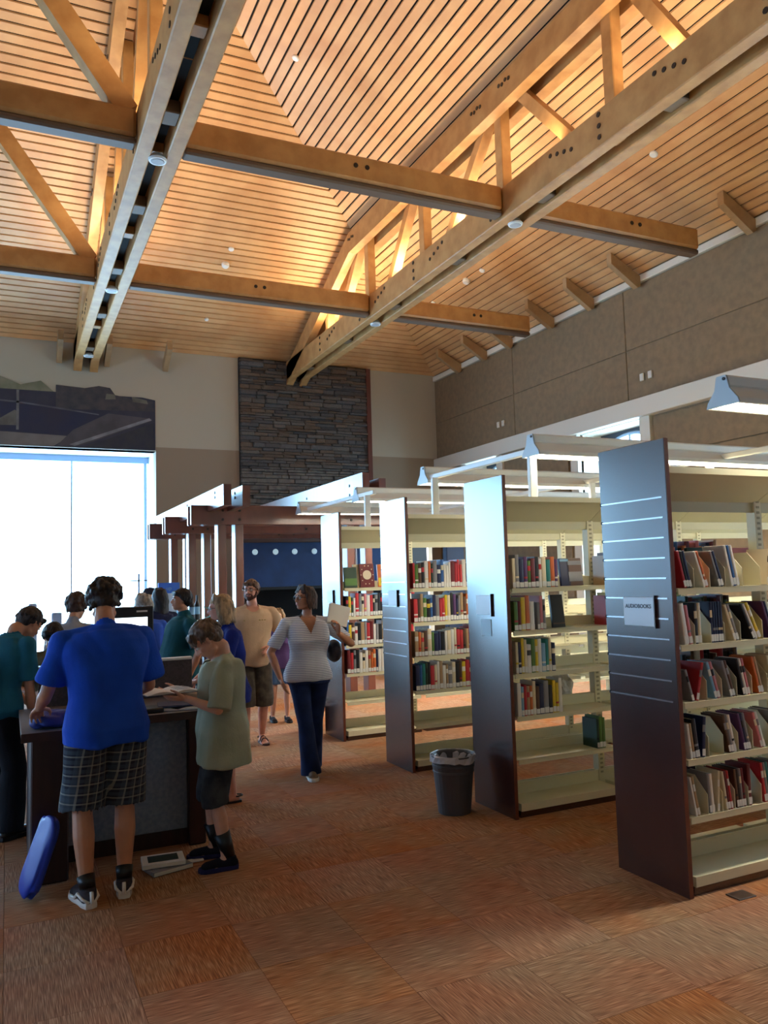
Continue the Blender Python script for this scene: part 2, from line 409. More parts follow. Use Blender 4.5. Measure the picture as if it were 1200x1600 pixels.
# ---- trusses
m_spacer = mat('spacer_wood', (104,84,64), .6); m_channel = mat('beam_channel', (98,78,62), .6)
def bolt_discs(mb, pts, x, r=.03):
    for y, z in pts: mb.disc((x,y,z), r, .012, 'x', 10)
def truss(name, X, ytop_bend, label, sym):
    t = empty(name, (X+.24, 6.5, 6.0), label, 'roof truss')
    off = Vector((X+.24, 6.5, 6.0))
    def P(mb, nm, mt, **k):
        mb.v = [(Vector(v)-off)[:] for v in mb.v]; o = mb.obj(nm, mt, t, **k); fixnorm(o.data); return o
    yb = YB-.02; yf = YF+.02; zl, zh = 6.0, 6.40
    for x0 in (X, X+.30):
        c = MB().bbox((x0,yf,zl), (x0+.15,yb,zh), .012); P(c, 'bottom_chord', m_glulam)
    # top chord: sloped part under the back slope, then level
    for x0 in (X, X+.30):
        zt = lambda y: HE+PITCH*min(YB-y, YB-ytop_bend)-.16
        poly = [(x0,yb,zt(yb)-.02),(x0,ytop_bend,zt(ytop_bend)),(x0,yf,zt(ytop_bend)),(x0,yf,zt(ytop_bend)-.36),(x0,ytop_bend,zt(ytop_bend)-.36),(x0,yb-.02,zt(yb)-.40)]
        P(MB().prism(poly, (.15,0,0)), 'top_chord', m_glulam)
    for ys_, y1, up_ in sym:       # web posts and diagonals between the two leaves
        ztop = HE+PITCH*min(YB-ys_, YB-ytop_bend)-.3
        P(MB().bbox((X+.155,ys_-.08,6.1), (X+.295,ys_+.08,ztop), .01), 'web_post', m_glulam)
        if y1 is not None:
            ztop2 = HE+PITCH*min(YB-up_, YB-ytop_bend)-.45
            b = MB().bar((X+.225,up_,ztop2+.1), (X+.225,y1,6.22), .135, .14, side=(1,0,0)); P(b, 'web_diagonal', m_glulam)
    # dark gap block and spacer pieces
    P(MB().box((X+.16,yf,6.20), (X+.29,yb-.1,6.24)), 'gap_cover', m_gap)
    y = 3.2
    while y < 16:
        P(MB().bbox((X+.152,y,6.04), (X+.298,y+.24,6.17), .01), 'spacer_block', m_spacer); y += 2.03
    bl = MB()
    for ys_, y1, up_ in sym:
        for dz in (.08,.2,.32):
            bl.disc((X-.008,ys_,6.02+dz), .028, .01, 'x', 8)
        if y1 is not None:
            for k in range(4): bl.disc((X-.008, y1+(-.06 if y1 > up_ else .06)*k*2, 6.2+.035*k*(1 if y1 > up_ else 1)), .026, .01, 'x', 8)
            ztop2 = HE+PITCH*min(YB-up_, YB-ytop_bend)-.3
            for k in range(4): bl.disc((X-.008, up_+.07*(k-1.5), ztop2+.02*(k % 2)), .026, .01, 'x', 8)
    P(bl, 'bolt', m_bolt, kind='stuff')
    return t
truss('roof_truss', 5.47, YB-(XR-5.47), 'right honey-coloured timber roof truss with paired chords, ending at the dark stone wall',
      [(2.1,None,None),(4.15,2.95,3.85),(6.15,5.0,5.85),(8.2,6.6,7.8),(10.32,9.8,8.45),(12.36,11.7,10.6),(14.3,13.9,12.66)])
truss('roof_truss', 1.14, YB-(XR-1.14), 'left timber roof truss seen from below, ending above the wall picture',
      [(2.1,None,None),(4.15,2.95,3.85),(6.15,5.0,5.85),(8.2,6.6,7.8),(10.32,9.8,8.45),(12.36,11.7,10.6),(14.3,13.9,12.66)])
# cross beams
def cross(y, lab):
    t = empty('tie_beam', (3.4, y, 6.0), lab, 'beam')
    off = Vector((3.4, y, 6.0))
    def P(mb, nm, mt, **k):
        mb.v = [(Vector(v)-off)[:] for v in mb.v]; o = mb.obj(nm, mt, t, **k); fixnorm(o.data); return o
    for a, b in ((-4.0,1.13),(1.60,5.46),(5.93,8.72)):
        P(MB().bbox((a,y-.10,6.10), (b,y+.10,6.40), .03), 'beam_length', m_glulam)
        P(MB().bbox((a,y-.085,6.03), (b,y+.085,6.10), .02), 'soffit_strip', m_channel)
    P(MB().disc((3.5,y-.108,6.27), .028, .01, 'y', 10).disc((3.64,y-.108,6.27), .028, .01, 'y', 10), 'bolt', m_bolt)
    P(MB().disc((7.5,y-.108,6.27), .028, .01, 'y', 10).disc((7.64,y-.108,6.27), .028, .01, 'y', 10), 'bolt', m_bolt)
    zt = roof_z(-.9, y)-.1
    P(MB().bar((1.05,y,6.36), (-.9,y,6.36+1.95*1.42), .18, .22, side=(0,1,0)), 'brace', m_glulam)
    return t
cross(8.0, 'nearer cross beam tying the two roof trusses, with two dark bolts')
cross(12.0, 'farther cross beam tying the two roof trusses near the back wall')
cross(4.0, 'cross beam nearest the camera, above the photo')
for o in [o for o in COL.objects if o.get('label') == 'cross beam nearest the camera, above the photo']:
    for c in list(o.children): bpy.data.objects.remove(c)
    bpy.data.objects.remove(o)
m_tail = mat('tail_wood', (170,138,98), .55, noise=((150,120,86), 5, (1,1,1)))
# rafter tails on the walls
def tail(p_wall, dirx, diry, lab):
    # slopes up from the wall to the boards
    d = Vector((dirx, diry, .62)).normalized(); p = Vector(p_wall)
    q = MB(); s = Vector((-diry, dirx, 0))
    a = p; b = p+Vector((dirx, diry, 0))*.58+Vector((0,0,.36))
    w_ = .05
    poly = [a+Vector((0,0,-.02)), a+Vector((0,0,.14)), b+Vector((0,0,.08)), b+Vector((0,0,-.10)), a+Vector((dirx,diry,0))*.06+Vector((0,0,-.06))]
    poly = [v-s*w_ for v in poly]
    o_ = Vector(p_wall)
    q.prism([v-o_ for v in poly], s*w_*2)
    ob = q.obj('rafter_tail', m_tail, loc=o_, label=lab, cat='rafter'); fixnorm(ob.data)
ordw = ['nearest', 'second nearest', 'third nearest', 'fourth nearest', 'fifth nearest', 'sixth nearest', 'farthest']
for i, y in enumerate((7.38, 9.58, 10.7, 11.82, 13.18, 14.13, 15.2)):
    tail((XR-.05, y, 6.22), -1, 0, '%s short timber rafter tail in the row along the right wall' % ordw[i])
for i, x in enumerate((.88, 1.76, 2.9)):
    tail((x, YB-.005, 6.04), 0, -1, ['short timber rafter tail left of the left truss end', 'short timber rafter tail close right of the left truss end', 'short timber rafter tail on the cream wall beside the wall picture'][i])
# small ceiling fittings
def on_roof(x, y, r, nm, lab, cat, h=.03):
    z = roof_z(x, y); q = MB()
    q.tube([(0,0,.005), (0,0,-h*.6), (0,0,-h)], [r, r, r*.7], 16)
    o = q.obj(nm, m_white, loc=(x,y,z), label=lab, cat=cat, smooth=False)
    if YB-y < XR-x: o.rotation_euler = (-math.atan(PITCH)*-1*-1, 0, 0)
    else: o.rotation_euler = (0, math.atan(PITCH), 0)
    return o
on_roof(3.52, 9.87, .05, 'ceiling_detector', 'white round sensor on the highest right-hand ceiling boards', 'sensor')
on_roof(3.58, 13.67, .05, 'ceiling_sensor', 'small white ceiling sensor, upper of two above the far cross beam', 'sensor')
on_roof(3.56, 14.03, .07, 'smoke_detector', 'white smoke detector, lower of two above the far cross beam', 'detector', .07)
on_roof(3.53, 15.45, .04, 'sprinkler_head', 'small white sprinkler below the far cross beam near the cream wall', 'sprinkler')
on_roof(7.61, 7.55, .055, 'ceiling_sensor', 'white round sensor on the boards right of the right truss, nearest one', 'sensor')
on_roof(7.63, 11.78, .05, 'ceiling_sensor', 'small white sensor right of the far end of the right truss, right of a pair', 'sensor')
on_roof(7.62, 12.3, .07, 'smoke_detector', 'white smoke detector right of the right truss, left of a pair', 'detector', .07)
on_roof(7.62, 13.58, .04, 'sprinkler_head', 'small white sprinkler beyond the smoke detector right of the right truss', 'sprinkler')
for (x, y), lab in {(5.695,8.0): 'white round speaker in the gap of the right truss, nearer one', (5.695,12.2): 'white round speaker in the gap of the right truss, farther one',
                    (1.365,8.1): 'white round speaker in the gap of the left truss, nearest one', (1.365,12.1): 'white round speaker in the gap of the left truss, middle one',
                    (1.365,15.8): 'white round speaker at the wall end of the left truss'}.items():
    q = MB(); q.tube([(0,0,.05),(0,0,0),(0,0,-.02)], [.06,.095,.085], 24)
    o = q.obj('ceiling_speaker', m_white, loc=(x,y,6.0), label=lab, cat='speaker')
    MB().tube([(0,0,-.02),(0,0,-.026)], [.07,.06], 20).obj('grille', mat('speaker_grille', (170,172,176), .6), o)
# uplights resting on the trusses (warm lamps that light the boards)
um = MB(); um.bbox((-.055,-.2,0), (.055,.2,.07), .01)
ume = um.mesh('uplight'); ume.materials.append(m_black)
lm = MB().box((-.045,-.18,.071), (.045,.18,.075)).mesh('lens'); lm.materials.append(mat('lamp_lens', (255,240,200), .3, emit=((1,.77,.50), 8)))
posn = ['first', 'second', 'third', 'fourth', 'fifth', 'sixth', 'seventh']
for X, nmx in ((5.695,'right'), (1.365,'left')):
    for i, y in enumerate((3.3, 5.4, 7.2, 9.1, 11.1, 13.0, 14.0)):
        if i == 6 and nmx == 'left': continue
        o = link('truss_uplight', ume, None, (X, y, 6.26), '%s slim uplight from the camera, set between the chords of the %s truss' % (posn[i], nmx), 'lamp', 'uplights in the %s truss' % nmx)
        link('lens', lm, o)
        for sgn in (-1, 1):
            ld = bpy.data.lights.new('uplight', 'AREA'); ld.shape = 'RECTANGLE'; ld.size = .10; ld.size_y = .36; ld.energy = UPLIGHT_W*(.7 if i < 3 else 1); ld.color = (1.0, .77, .50)
            lo_ = bpy.data.objects.new('uplight_beam', ld); COL.objects.link(lo_); lo_.location = (X+sgn*.17, y+.02*sgn, 6.47); lo_.rotation_euler = (math.pi, math.radians(12*sgn), 0)
# ============================================================ BOOKCASES
X0 = 3.12; SW = .914; ROWY = [3.15, 4.68, 6.20, 7.74]; CD = .51; NSEC = 5
SHELF = [.38, .67, .96, 1.255, 1.55]; ST = .03
rowname = ['nearest bookcase', 'second bookcase behind the nearest', 'third bookcase from the camera', 'farthest bookcase']
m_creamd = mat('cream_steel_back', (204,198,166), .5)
m_sign = mat('sign_white', (214,218,222), .35)
m_steelstrip = mat('groove_metal', (196,200,206), .22, metal=.8)
def slots(mb, x, y, z0, z1, dy):
    z = z0
    while z < z1:
        mb.box((x-.012,y,z), (x+.012,y+dy,z+.014)); z += .032
upr = MB()
upr.box((-.028,-.03,.0), (.028,.03,2.13))
upr_me = upr.mesh('upright'); upr_me.materials.append(m_cream)
us = MB(); slots(us, -.0,-.032,.12,2.1,.002); slots(us, 0,.030,.12,2.1,.002)
us_me = us.mesh('slot_column'); us_me.materials.append(mat('slot_shadow', (168,160,130), .7))
sh = MB(); L_ = SW-.06
sh.box((0,0,0), (L_,.225,.006)); sh.box((0,0,-.026), (L_,.008,.004)); sh.box((0,.217,-.02), (L_,.225,.0)); sh.box((0,.217,.006), (L_,.225,.075))
sh_me = sh.mesh('shelf'); sh_me.materials.append(m_cream)
bs = MB(); bs.box((0,0,0), (L_,.235,.05)); bs.box((0,.225,.05), (L_,.235,.13)); bs_me = bs.mesh('base_shelf'); bs_me.materials.append(m_cream)
kk = MB().box((0,.02,0), (L_,.23,.045)); kk_me = kk.mesh('kick_plate'); kk_me.materials.append(m_cherry)
brk = MB()
brk.prism([(-.002,.0,0),(-.002,.22,0),(-.002,.22,.10),(-.002,.10,.10),(-.002,.0,.03)], (.004,0,0)); brk_me = brk.mesh('shelf_bracket'); brk_me.materials.append(m_cream)
def end_panel(parent, grooves, notes):
    P = MB()
    P.bbox((0,-.005,0), (.028,CD+.005,2.35), .003)
    o = P.obj('end_panel', m_cherry, parent); o['label'] = 'dark cherry end panel'
    # edge band toward the aisle
    MB().box((.001,-.0065,.002), (.027,-.0048,2.348)).obj('edge_band', m_cherry_edge, o)
    if grooves:
        z = .97
        g = MB(); k_ = MB()
        while z < 2.08:
            g.box((-.002,.03,z), (.0015,CD-.005,z+.008)); k_.box((-.0015,CD-.012,z-.003), (.002,CD+.0055,z+.012)); z += .1065
        g.obj('groove_strip', m_steelstrip, o, kind='stuff'); k_.obj('groove_end', m_gap, o, kind='stuff')
    return o
for r, y0 in enumerate(ROWY):
    lab = ['long double-sided cream bookcase nearest the camera, filled with leaning cases',
           'cream double-sided bookcase beside the grey waste bin, sparsely filled',
           'cream bookcase third from the camera, four shelves packed with books',
           'cream bookcase farthest from the camera, two covers faced out on its top shelf'][r]
    t = empty('bookcase', (X0, y0, 0), lab, 'bookcase')
    end_panel(t, r in (0, 2), 0)
    nsec = NSEC
    for s_ in range(nsec+1):
        x = .045+s_*SW if s_ == 0 else s_*SW+.03
        o = link('upright', upr_me, t, (x, CD/2, .03)); link('slot_column', us_me, o, kind='stuff')
    for s_ in range(nsec):
        x = s_*SW+.06
        for side in (0, 1):
            for zi, z in enumerate(SHELF):
                o = link('shelf', sh_me, t, (x, .012, z))
                if side: o.location = (x+L_, CD-.012, z); o.rotation_euler = (0,0,math.pi)
            o = link('base_shelf', bs_me, t, (x, .005, .045))
            if side: o.location = (x+L_, CD-.005, .045); o.rotation_euler = (0,0,math.pi)
            o = link('kick_plate', kk_me, t, (x, .0, 0))
            if side: o.location = (x+L_, CD, 0); o.rotation_euler = (0,0,math.pi)
    # canopy on top, with a deep front apron set back
    W_ = nsec*SW+.06
    for s_ in range(nsec):
        x = s_*SW+.035
        MB().box((x,.02,2.18), (x+SW-.005,CD-.02,2.20)).box((x,.0,2.165),(x+SW-.005,.0199,2.20)).box((x,CD-.0199,2.165),(x+SW-.005,CD,2.20)).obj('canopy_top', m_cream, t)
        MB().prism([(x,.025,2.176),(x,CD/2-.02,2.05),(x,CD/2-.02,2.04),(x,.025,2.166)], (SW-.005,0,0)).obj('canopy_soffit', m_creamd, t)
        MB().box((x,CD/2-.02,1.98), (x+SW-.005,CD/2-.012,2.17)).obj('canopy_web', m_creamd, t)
def text_mesh(cu, name, m_, parent, loc, rot):
    tmp = bpy.data.objects.new('tmp', cu); COL.objects.link(tmp)
    dg = bpy.context.evaluated_depsgraph_get(); me = bpy.data.meshes.new_from_object(tmp.evaluated_get(dg))
    bpy.data.objects.remove(tmp); bpy.data.curves.remove(cu); me.name = name; me.materials.clear(); me.materials.append(m_)
    o = link(name, me, parent, loc); o.rotation_euler = rot; return o
# signs on the end panels
def sign(r, yc, zc, w, h, text, lab):
    t = empty('shelf_sign', (X0-.009, ROWY[r]+yc, zc), lab, 'sign')
    MB().bbox((-.005,-w/2,-h/2), (.005,w/2,h/2), .002).obj('sign_plate', m_sign, t)
    MB().box((-.007,-w/2-.008,-h/2-.01), (.0085,-w/2-.001,h/2+.01)).obj('sign_holder', m_cherry, t)
    if text:
        cu = bpy.data.curves.new('txt', 'FONT'); cu.body = text; cu.size = .030; cu.offset = .0008; cu.align_x = 'CENTER'; cu.align_y = 'CENTER'; cu.extrude = .0004
        text_mesh(cu, 'lettering', mat('print_grey', (88,92,98), .6), t, (-.0056, 0, .028), (math.pi/2, 0, -math.pi/2))
    return t
sign(0, .235, 1.435, .23, .155, 'AUDIOBOOKS', 'white sign with grey lettering on the nearest bookcase end')
sign(1, .28, 1.44, .19, .14, '', 'white sign on the end of the bookcase beside the waste bin')
sign(2, .265, 1.47, .17, .13, '', 'white sign on the grooved end of the third bookcase')
sign(3, .26, 1.47, .16, .12, '', 'white sign on the bright end of the farthest bookcase')
MB().bbox((X0-.004,4.68+.20,1.22), (X0-.0005,4.68+.33,1.34), .001).obj('paper_notice', mat('note_paper', (190,214,226), .6), label='small pale note taped below the sign, bookcase beside bin', cat='note')
# ============================================================ FIXTURES over the rows
m_tube = mat('lit_louvre', (255,252,235), .4, emit=((1.0,.92,.76), FIXTURE_GAIN))
FZ = 2.53
def fixture(xe, y, lab, x1=8.3, z=FZ):
    t = empty('shelf_light', (xe, y, z), lab, 'light fixture')
    L = x1-xe
    prof = [(-.11,0),(-.10,.03),(-.05,.09),(-.035,.155),(-.03,.165),(.03,.165),(.035,.155),(.05,.09),(.10,.03),(.11,0)]
    body = MB().prism([(.004,a,b) for a, b in [(-.11,.0),(-.10,.03),(-.055,.08),(-.04,.10),(.04,.10),(.055,.08),(.10,.03),(.11,.0),(.10,.0),(.05,.05),(-.05,.05),(-.10,.0)]], (L,0,0)).obj('housing', m_white, t); fixnorm(body.data)
    MB().bbox((0,-.042,.098), (L,.042,.165), .012).obj('top_channel', m_white, t)
    e_ = MB().prism([(-.006,a,b) for a, b in prof], (.012,0,0)).obj('end_cap', mat('end_cap_grey', (176,188,196), .4), t); fixnorm(e_.data)
    MB().disc((-.012,-.02,.145), .009, .006, 'x', 10).obj('end_screw', m_bolt, t)
    lv = MB(); x = .03
    lv.box((.01,-.094,.0), (L,-.089,.006)); lv.box((.01,.089,.0), (L,.094,.006))
    while x < min(L, 4.2): lv.box((x,-.088,-.001), (x+.005,.088,.007)); x += .05
    lv.obj('louvre', m_white, t, kind='stuff')
    MB().box((.02,-.087,.0085), (L-.02,.087,.013)).obj('lamp_strip', m_tube, t)
    return t
FX = [(3.50,3.08,'nearest fluorescent shelf light, upper right'), (3.54,4.90,'second fluorescent shelf light, over the bookcase by the bin'),
      (3.57,6.68,'third fluorescent shelf light from the camera'), (3.60,8.38,'fourth fluorescent shelf light from the camera'),
      (3.50,10.08,'farthest and lowest-looking fluorescent shelf light')]
for xe, y, lab in FX: fixture(xe, y, lab)
# carrying frame: posts on the cases and long arms along y
for k, x in enumerate((3.62, 5.45, 7.3)):
    runs = [(4.95,6.62,'white rail joining the second and third shelf lights'),(7.9,10.02,'white rail joining the fourth and farthest shelf lights')] if k == 0 else [(3.0,10.2,['','white steel rail under the shelf lights, second from the aisle','white steel rail under the shelf lights, nearest the window wall'][k])]
    for a_, b_, lb in runs: MB().bbox((x-.022,a_,FZ+.035), (x+.022,b_,FZ+.08), .006).obj('light_rail', m_white, label=lb, cat='rail')
    for r, y0 in enumerate(ROWY):
        if k == 0 and r == 0: continue
        q = MB(); q.bbox((-.032,-.02,0), (.032,.02,FZ+(-.002 if r == 1 else .03)-2.20), .004); q.box((-.06,-.05,0), (.06,.05,.006))
        q.obj('light_post', m_white, loc=(x-.05, y0+CD/2, 2.202), label='white post on top of the %s, %s' % (rowname[r], ['at its aisle end','at its middle','at its far end'][k]), cat='post')
# rear post line beyond the last case
q = MB(); q.bbox((-.03,-.03,0), (.03,.03,FZ+.02), .004); q.box((-.07,-.07,0),(.07,.07,.01))
q.obj('light_stand', m_white, loc=(5.45,10.08,0), label='white floor post under the farthest shelf light', cat='post')
# ============================================================ BOOKS
PAL = {'red':(190,44,52),'dark red':(108,24,30),'pink':(206,122,128),'orange':(206,104,44),'yellow':(222,190,40),'green':(84,124,52),
 'dark green':(34,62,46),'teal':(28,126,120),'blue':(44,92,156),'navy':(30,36,74),'purple':(92,56,104),'black':(26,24,28),'grey':(136,134,136),
 'white':(236,230,220),'cream':(228,212,178),'tan':(176,142,102),'brown':(92,60,42),'light blue':(128,172,204)}
m_page = mat('book_pages', (228,218,196), .8)
BM = {k: mat('cover_'+k.replace(' ', '_'), v, .38) for k, v in PAL.items()}
names = list(PAL)
def book_mesh(c1, c2, kind):
    """unit book: spine on -y, origin at bottom front centre. 0 cover 1 pages 2 second colour"""
    b = MB(); t = .10
    b.box((-.5,0,0), (-.5+t,1,1)); b.box((.5-t,0,0), (.5,1,1))
    zs = [0,.62,.80,1] if kind == 0 else [0,.30,.36,1] if kind == 1 else [0,1]
    for i in range(len(zs)-1):
        b.box((-.5+t,-.0,zs[i]), (.5-t,.04,zs[i+1]), 2 if (i == 1 and len(zs) > 2) else 0)
    # slightly rounded spine strip
    for i in range(len(zs)-1):
        b.prism([(-.5,0,zs[i]),(-.25,-.02,zs[i]),(.25,-.02,zs[i]),(.5,0,zs[i])], (0,0,zs[i+1]-zs[i]), 2 if (i == 1 and len(zs) > 2) else 0)
    b.box((-.5+t,.04,.02), (.5-t,.98,.975), 1)
    me = b.mesh('book'); fixnorm(me)
    for m_ in (BM[c1], m_page, BM[c2]): me.materials.append(m_)
    return me
_bc = {}
def book(col, c2, kind, th, dp, h, loc, lean=0, label_=True):
    key = (col, c2, kind)
    if key not in _bc: _bc[key] = book_mesh(*key)
    o = bpy.data.objects.new('book', _bc[key]); COL.objects.link(o); o.location = loc; o.scale = (th, dp, h); o.rotation_euler = (0, lean, 0)
    if label_:
        l = bpy.data.objects.new('spine_label', SL); COL.objects.link(l); l.parent = o
    return o
SL = MB().box((-.48,-.028,.03), (.48,-.019,.2)).mesh('spine_label'); SL.materials.append(mat('label_white', (232,230,224), .6))
ORD = ['first','second','third','fourth','fifth','sixth','seventh','eighth','ninth','tenth','eleventh','twelfth','thirteenth','fourteenth','fifteenth','sixteenth']
shelfname = {5:'top shelf',4:'second shelf down',3:'third shelf down',2:'fourth shelf down',1:'fifth shelf down',0:'bottom shelf'}
casen = ['nearest bookcase','bookcase by the bin','third bookcase','farthest bookcase']
groups = {}
def name_book(o, col, key, where, grp, noun='book'):
    n = groups.setdefault((key, col), 0); groups[(key, col)] += 1
    tag(o, '%s %s %s from the left, %s' % (ORD[min(n, 15)], col, noun, where), noun, grp)
def fill(r, x0, x1, si, cols, side=0, density=1.0, hmin=.19, hmax=.245, sec=''):
    """upright books on shelf si of row r"""
    z = SHELF[si-1]+.0065 if si > 0 else .135
    x = x0; y = ROWY[r]+.018; where = '%s, %s%s' % (shelfname[si], casen[r], sec); key = (r, si, sec, side)
    if side: where = 'rear side of ' + where
    n = 0
    while x < x1-.02:
        col = cols[n % len(cols)] if isinstance(cols, list) else R.choice(names)
        th = R.uniform(.021,.040); h = R.uniform(hmin, hmax); dp = R.uniform(.14,.165)
        c2 = R.choice(['white','cream','black','yellow','red','white'])
        yy_ = y if not side else ROWY[r]+CD-.02-dp
        o = book(col, c2, R.choice((0,1,2,2)), th-.002, dp, h, (x+th/2, yy_, z), 0, not side)
        name_book(o, col, key, where, 'books on the %s%s' % (where, '')); x += th+.0006; n += 1
    return x
W = ['white','cream','tan','grey','white','pink','cream']
# farthest bookcase (row index 3)
fill(3, 3.19, 3.98, 4, ['black','yellow','dark green','white','red','grey','cream','pink','white','red','black','grey','black','black','tan','white'])
fill(3, 3.19, 3.98, 3, ['blue','yellow','brown','white','black','tan','grey','red','dark red','white','grey','black','tan','yellow','orange','navy'])
fill(3, 3.19, 3.98, 2, ['dark red','red','grey','black','white','cream','white','tan','orange','orange','navy','white','white','dark red','black','cream'])
# third bookcase
fill(2, 3.19, 3.99, 5, ['red','green','brown','black','white','orange','dark green','grey','navy','blue','white','white','white','dark red','red','red','red','white','grey','white','cream','navy'])
fill(2, 3.19, 3.99, 4, ['red','brown','tan','green','black','blue','navy','grey','red','red','yellow','cream','black','purple','navy','grey','tan','brown','orange','black','white'])
fill(2, 3.19, 3.99, 3, ['tan','orange','tan','brown','cream','green','navy','navy','black','white','cream','white','cream','red','red','brown','tan','red','pink','grey','white'])
fill(2, 3.19, 3.99, 2, ['navy','blue','teal','dark green','black','red','cream','white','tan','white','tan','grey','cream','black','brown','yellow','red','red','pink','grey','navy'])
# bookcase by the bin
fill(1, 3.19, 3.60, 5, ['cream','grey','navy','purple','green','dark red','black','white','cream','teal','orange','purple','orange'])
fill(1, 3.19, 3.37, 4, ['green','dark red','yellow','orange','white'])
fill(1, 3.385, 3.47, 4, ['grey','pink'])
fill(1, 3.19, 3.52, 3, ['cream','navy','yellow','cream','white','green','yellow','white','light blue','teal'])
fill(1, 3.19, 3.58, 2, ['white','light blue','red','tan','orange','cream','brown','navy','grey','black','yellow','yellow'])
fill(1, 3.86, 3.955, 1, ['dark green','green','green','white'])
# books seen through the gaps from the other sides
fill(0, 3.22, 3.9, 5, None, side=1, hmin=.22, hmax=.27)
fill(0, 3.5, 3.92, 4, ['dark green','brown','dark green','dark red','purple','grey'], side=1)
fill(0, 3.5, 3.92, 3, ['black','black','brown','white','red'], side=1)
fill(1, 4.02, 4.75, 4, ['red','yellow','dark red','purple','green','dark green'], sec=' right bay')
fill(1, 4.02, 4.55, 5, ['tan','cream','brown','orange','cream','black'], sec=' right bay')
# faced-out books
def faced(col, c2, x, r, z, w, h, lab, yoff=.05, tilt=-.12, cover=None):
    t = empty('book', (x, ROWY[r]+yoff, z+.004), lab, 'book'); t.rotation_euler = (tilt, 0, 0)
    MB().bbox((-w/2,0,0), (w/2,.022,h), .002).obj('cover', BM[col], t)
    MB().box((-w/2+.004,.003,.004), (w/2+.0008,.019,h+.0006)).obj('pages', m_page, t)
    if cover: cover(t, w, h)
    return t
def cov_circle(t, w, h):
    MB().tube([(0,-.001,h*.52),(0,-.0022,h*.52)], w*.30, 24).obj('cover_emblem', mat('emblem_cream', (226,206,178), .5), t)
    b = MB()
    for a in range(10): b.tube([(w*.42*math.cos(a*.628), -.001, h*.52+h*.40*math.sin(a*.628)), (w*.42*math.cos(a*.628), -.002, h*.52+h*.40*math.sin(a*.628))], .006, 8)
    b.obj('cover_dots', mat('emblem_cream', (226,206,178), .5), t)
def cov_bands(c, zs):
    def f(t, w, h):
        b = MB()
        for a, d in zs: b.box((-w/2+.004,-.002,h*a), (w/2-.004,-.0003,h*d))
        b.obj('cover_picture', mat('cov_'+c, PAL[c], .5), t)
    return f
z5, z4 = SHELF[4]+.007, SHELF[3]+.007
faced('dark green','black', 3.27, 3, z5, .145, .215, 'dark green book faced out on top shelf of farthest bookcase', cover=cov_bands('green', [(.1,.45)]))
faced('cream','white', 3.37, 3, z5, .10, .245, 'cream book behind the red faced-out book, farthest bookcase', yoff=.09)
faced('dark red','cream', 3.46, 3, z5, .165, .25, 'red book with cream circle faced out on farthest bookcase', cover=cov_circle)
faced('orange','cream', 3.66, 3, z5, .15, .24, 'orange book faced out on top shelf of farthest bookcase', cover=cov_bands('yellow', [(.05,.4)]))
faced('navy','grey', 3.68, 1, z5, .085, .2, 'navy book faced out on top shelf, bookcase by the bin', cover=cov_bands('light blue', [(.88,.97)]))
faced('brown','tan', 3.77, 1, z5, .13, .2, 'brown picture-cover book faced out, top shelf, bookcase by the bin', cover=cov_bands('grey', [(.15,.5),(.75,.9)]))
faced('black','grey', 3.60, 1, z4, .11, .235, 'black book faced out on second shelf, bookcase by the bin', cover=cov_bands('brown', [(.1,.14)]))
faced('dark red','pink', 4.12, 1, z5, .12, .12, 'small red box faced out beyond the upright, bookcase by the bin', cover=cov_bands('pink', [(.3,.6)]))
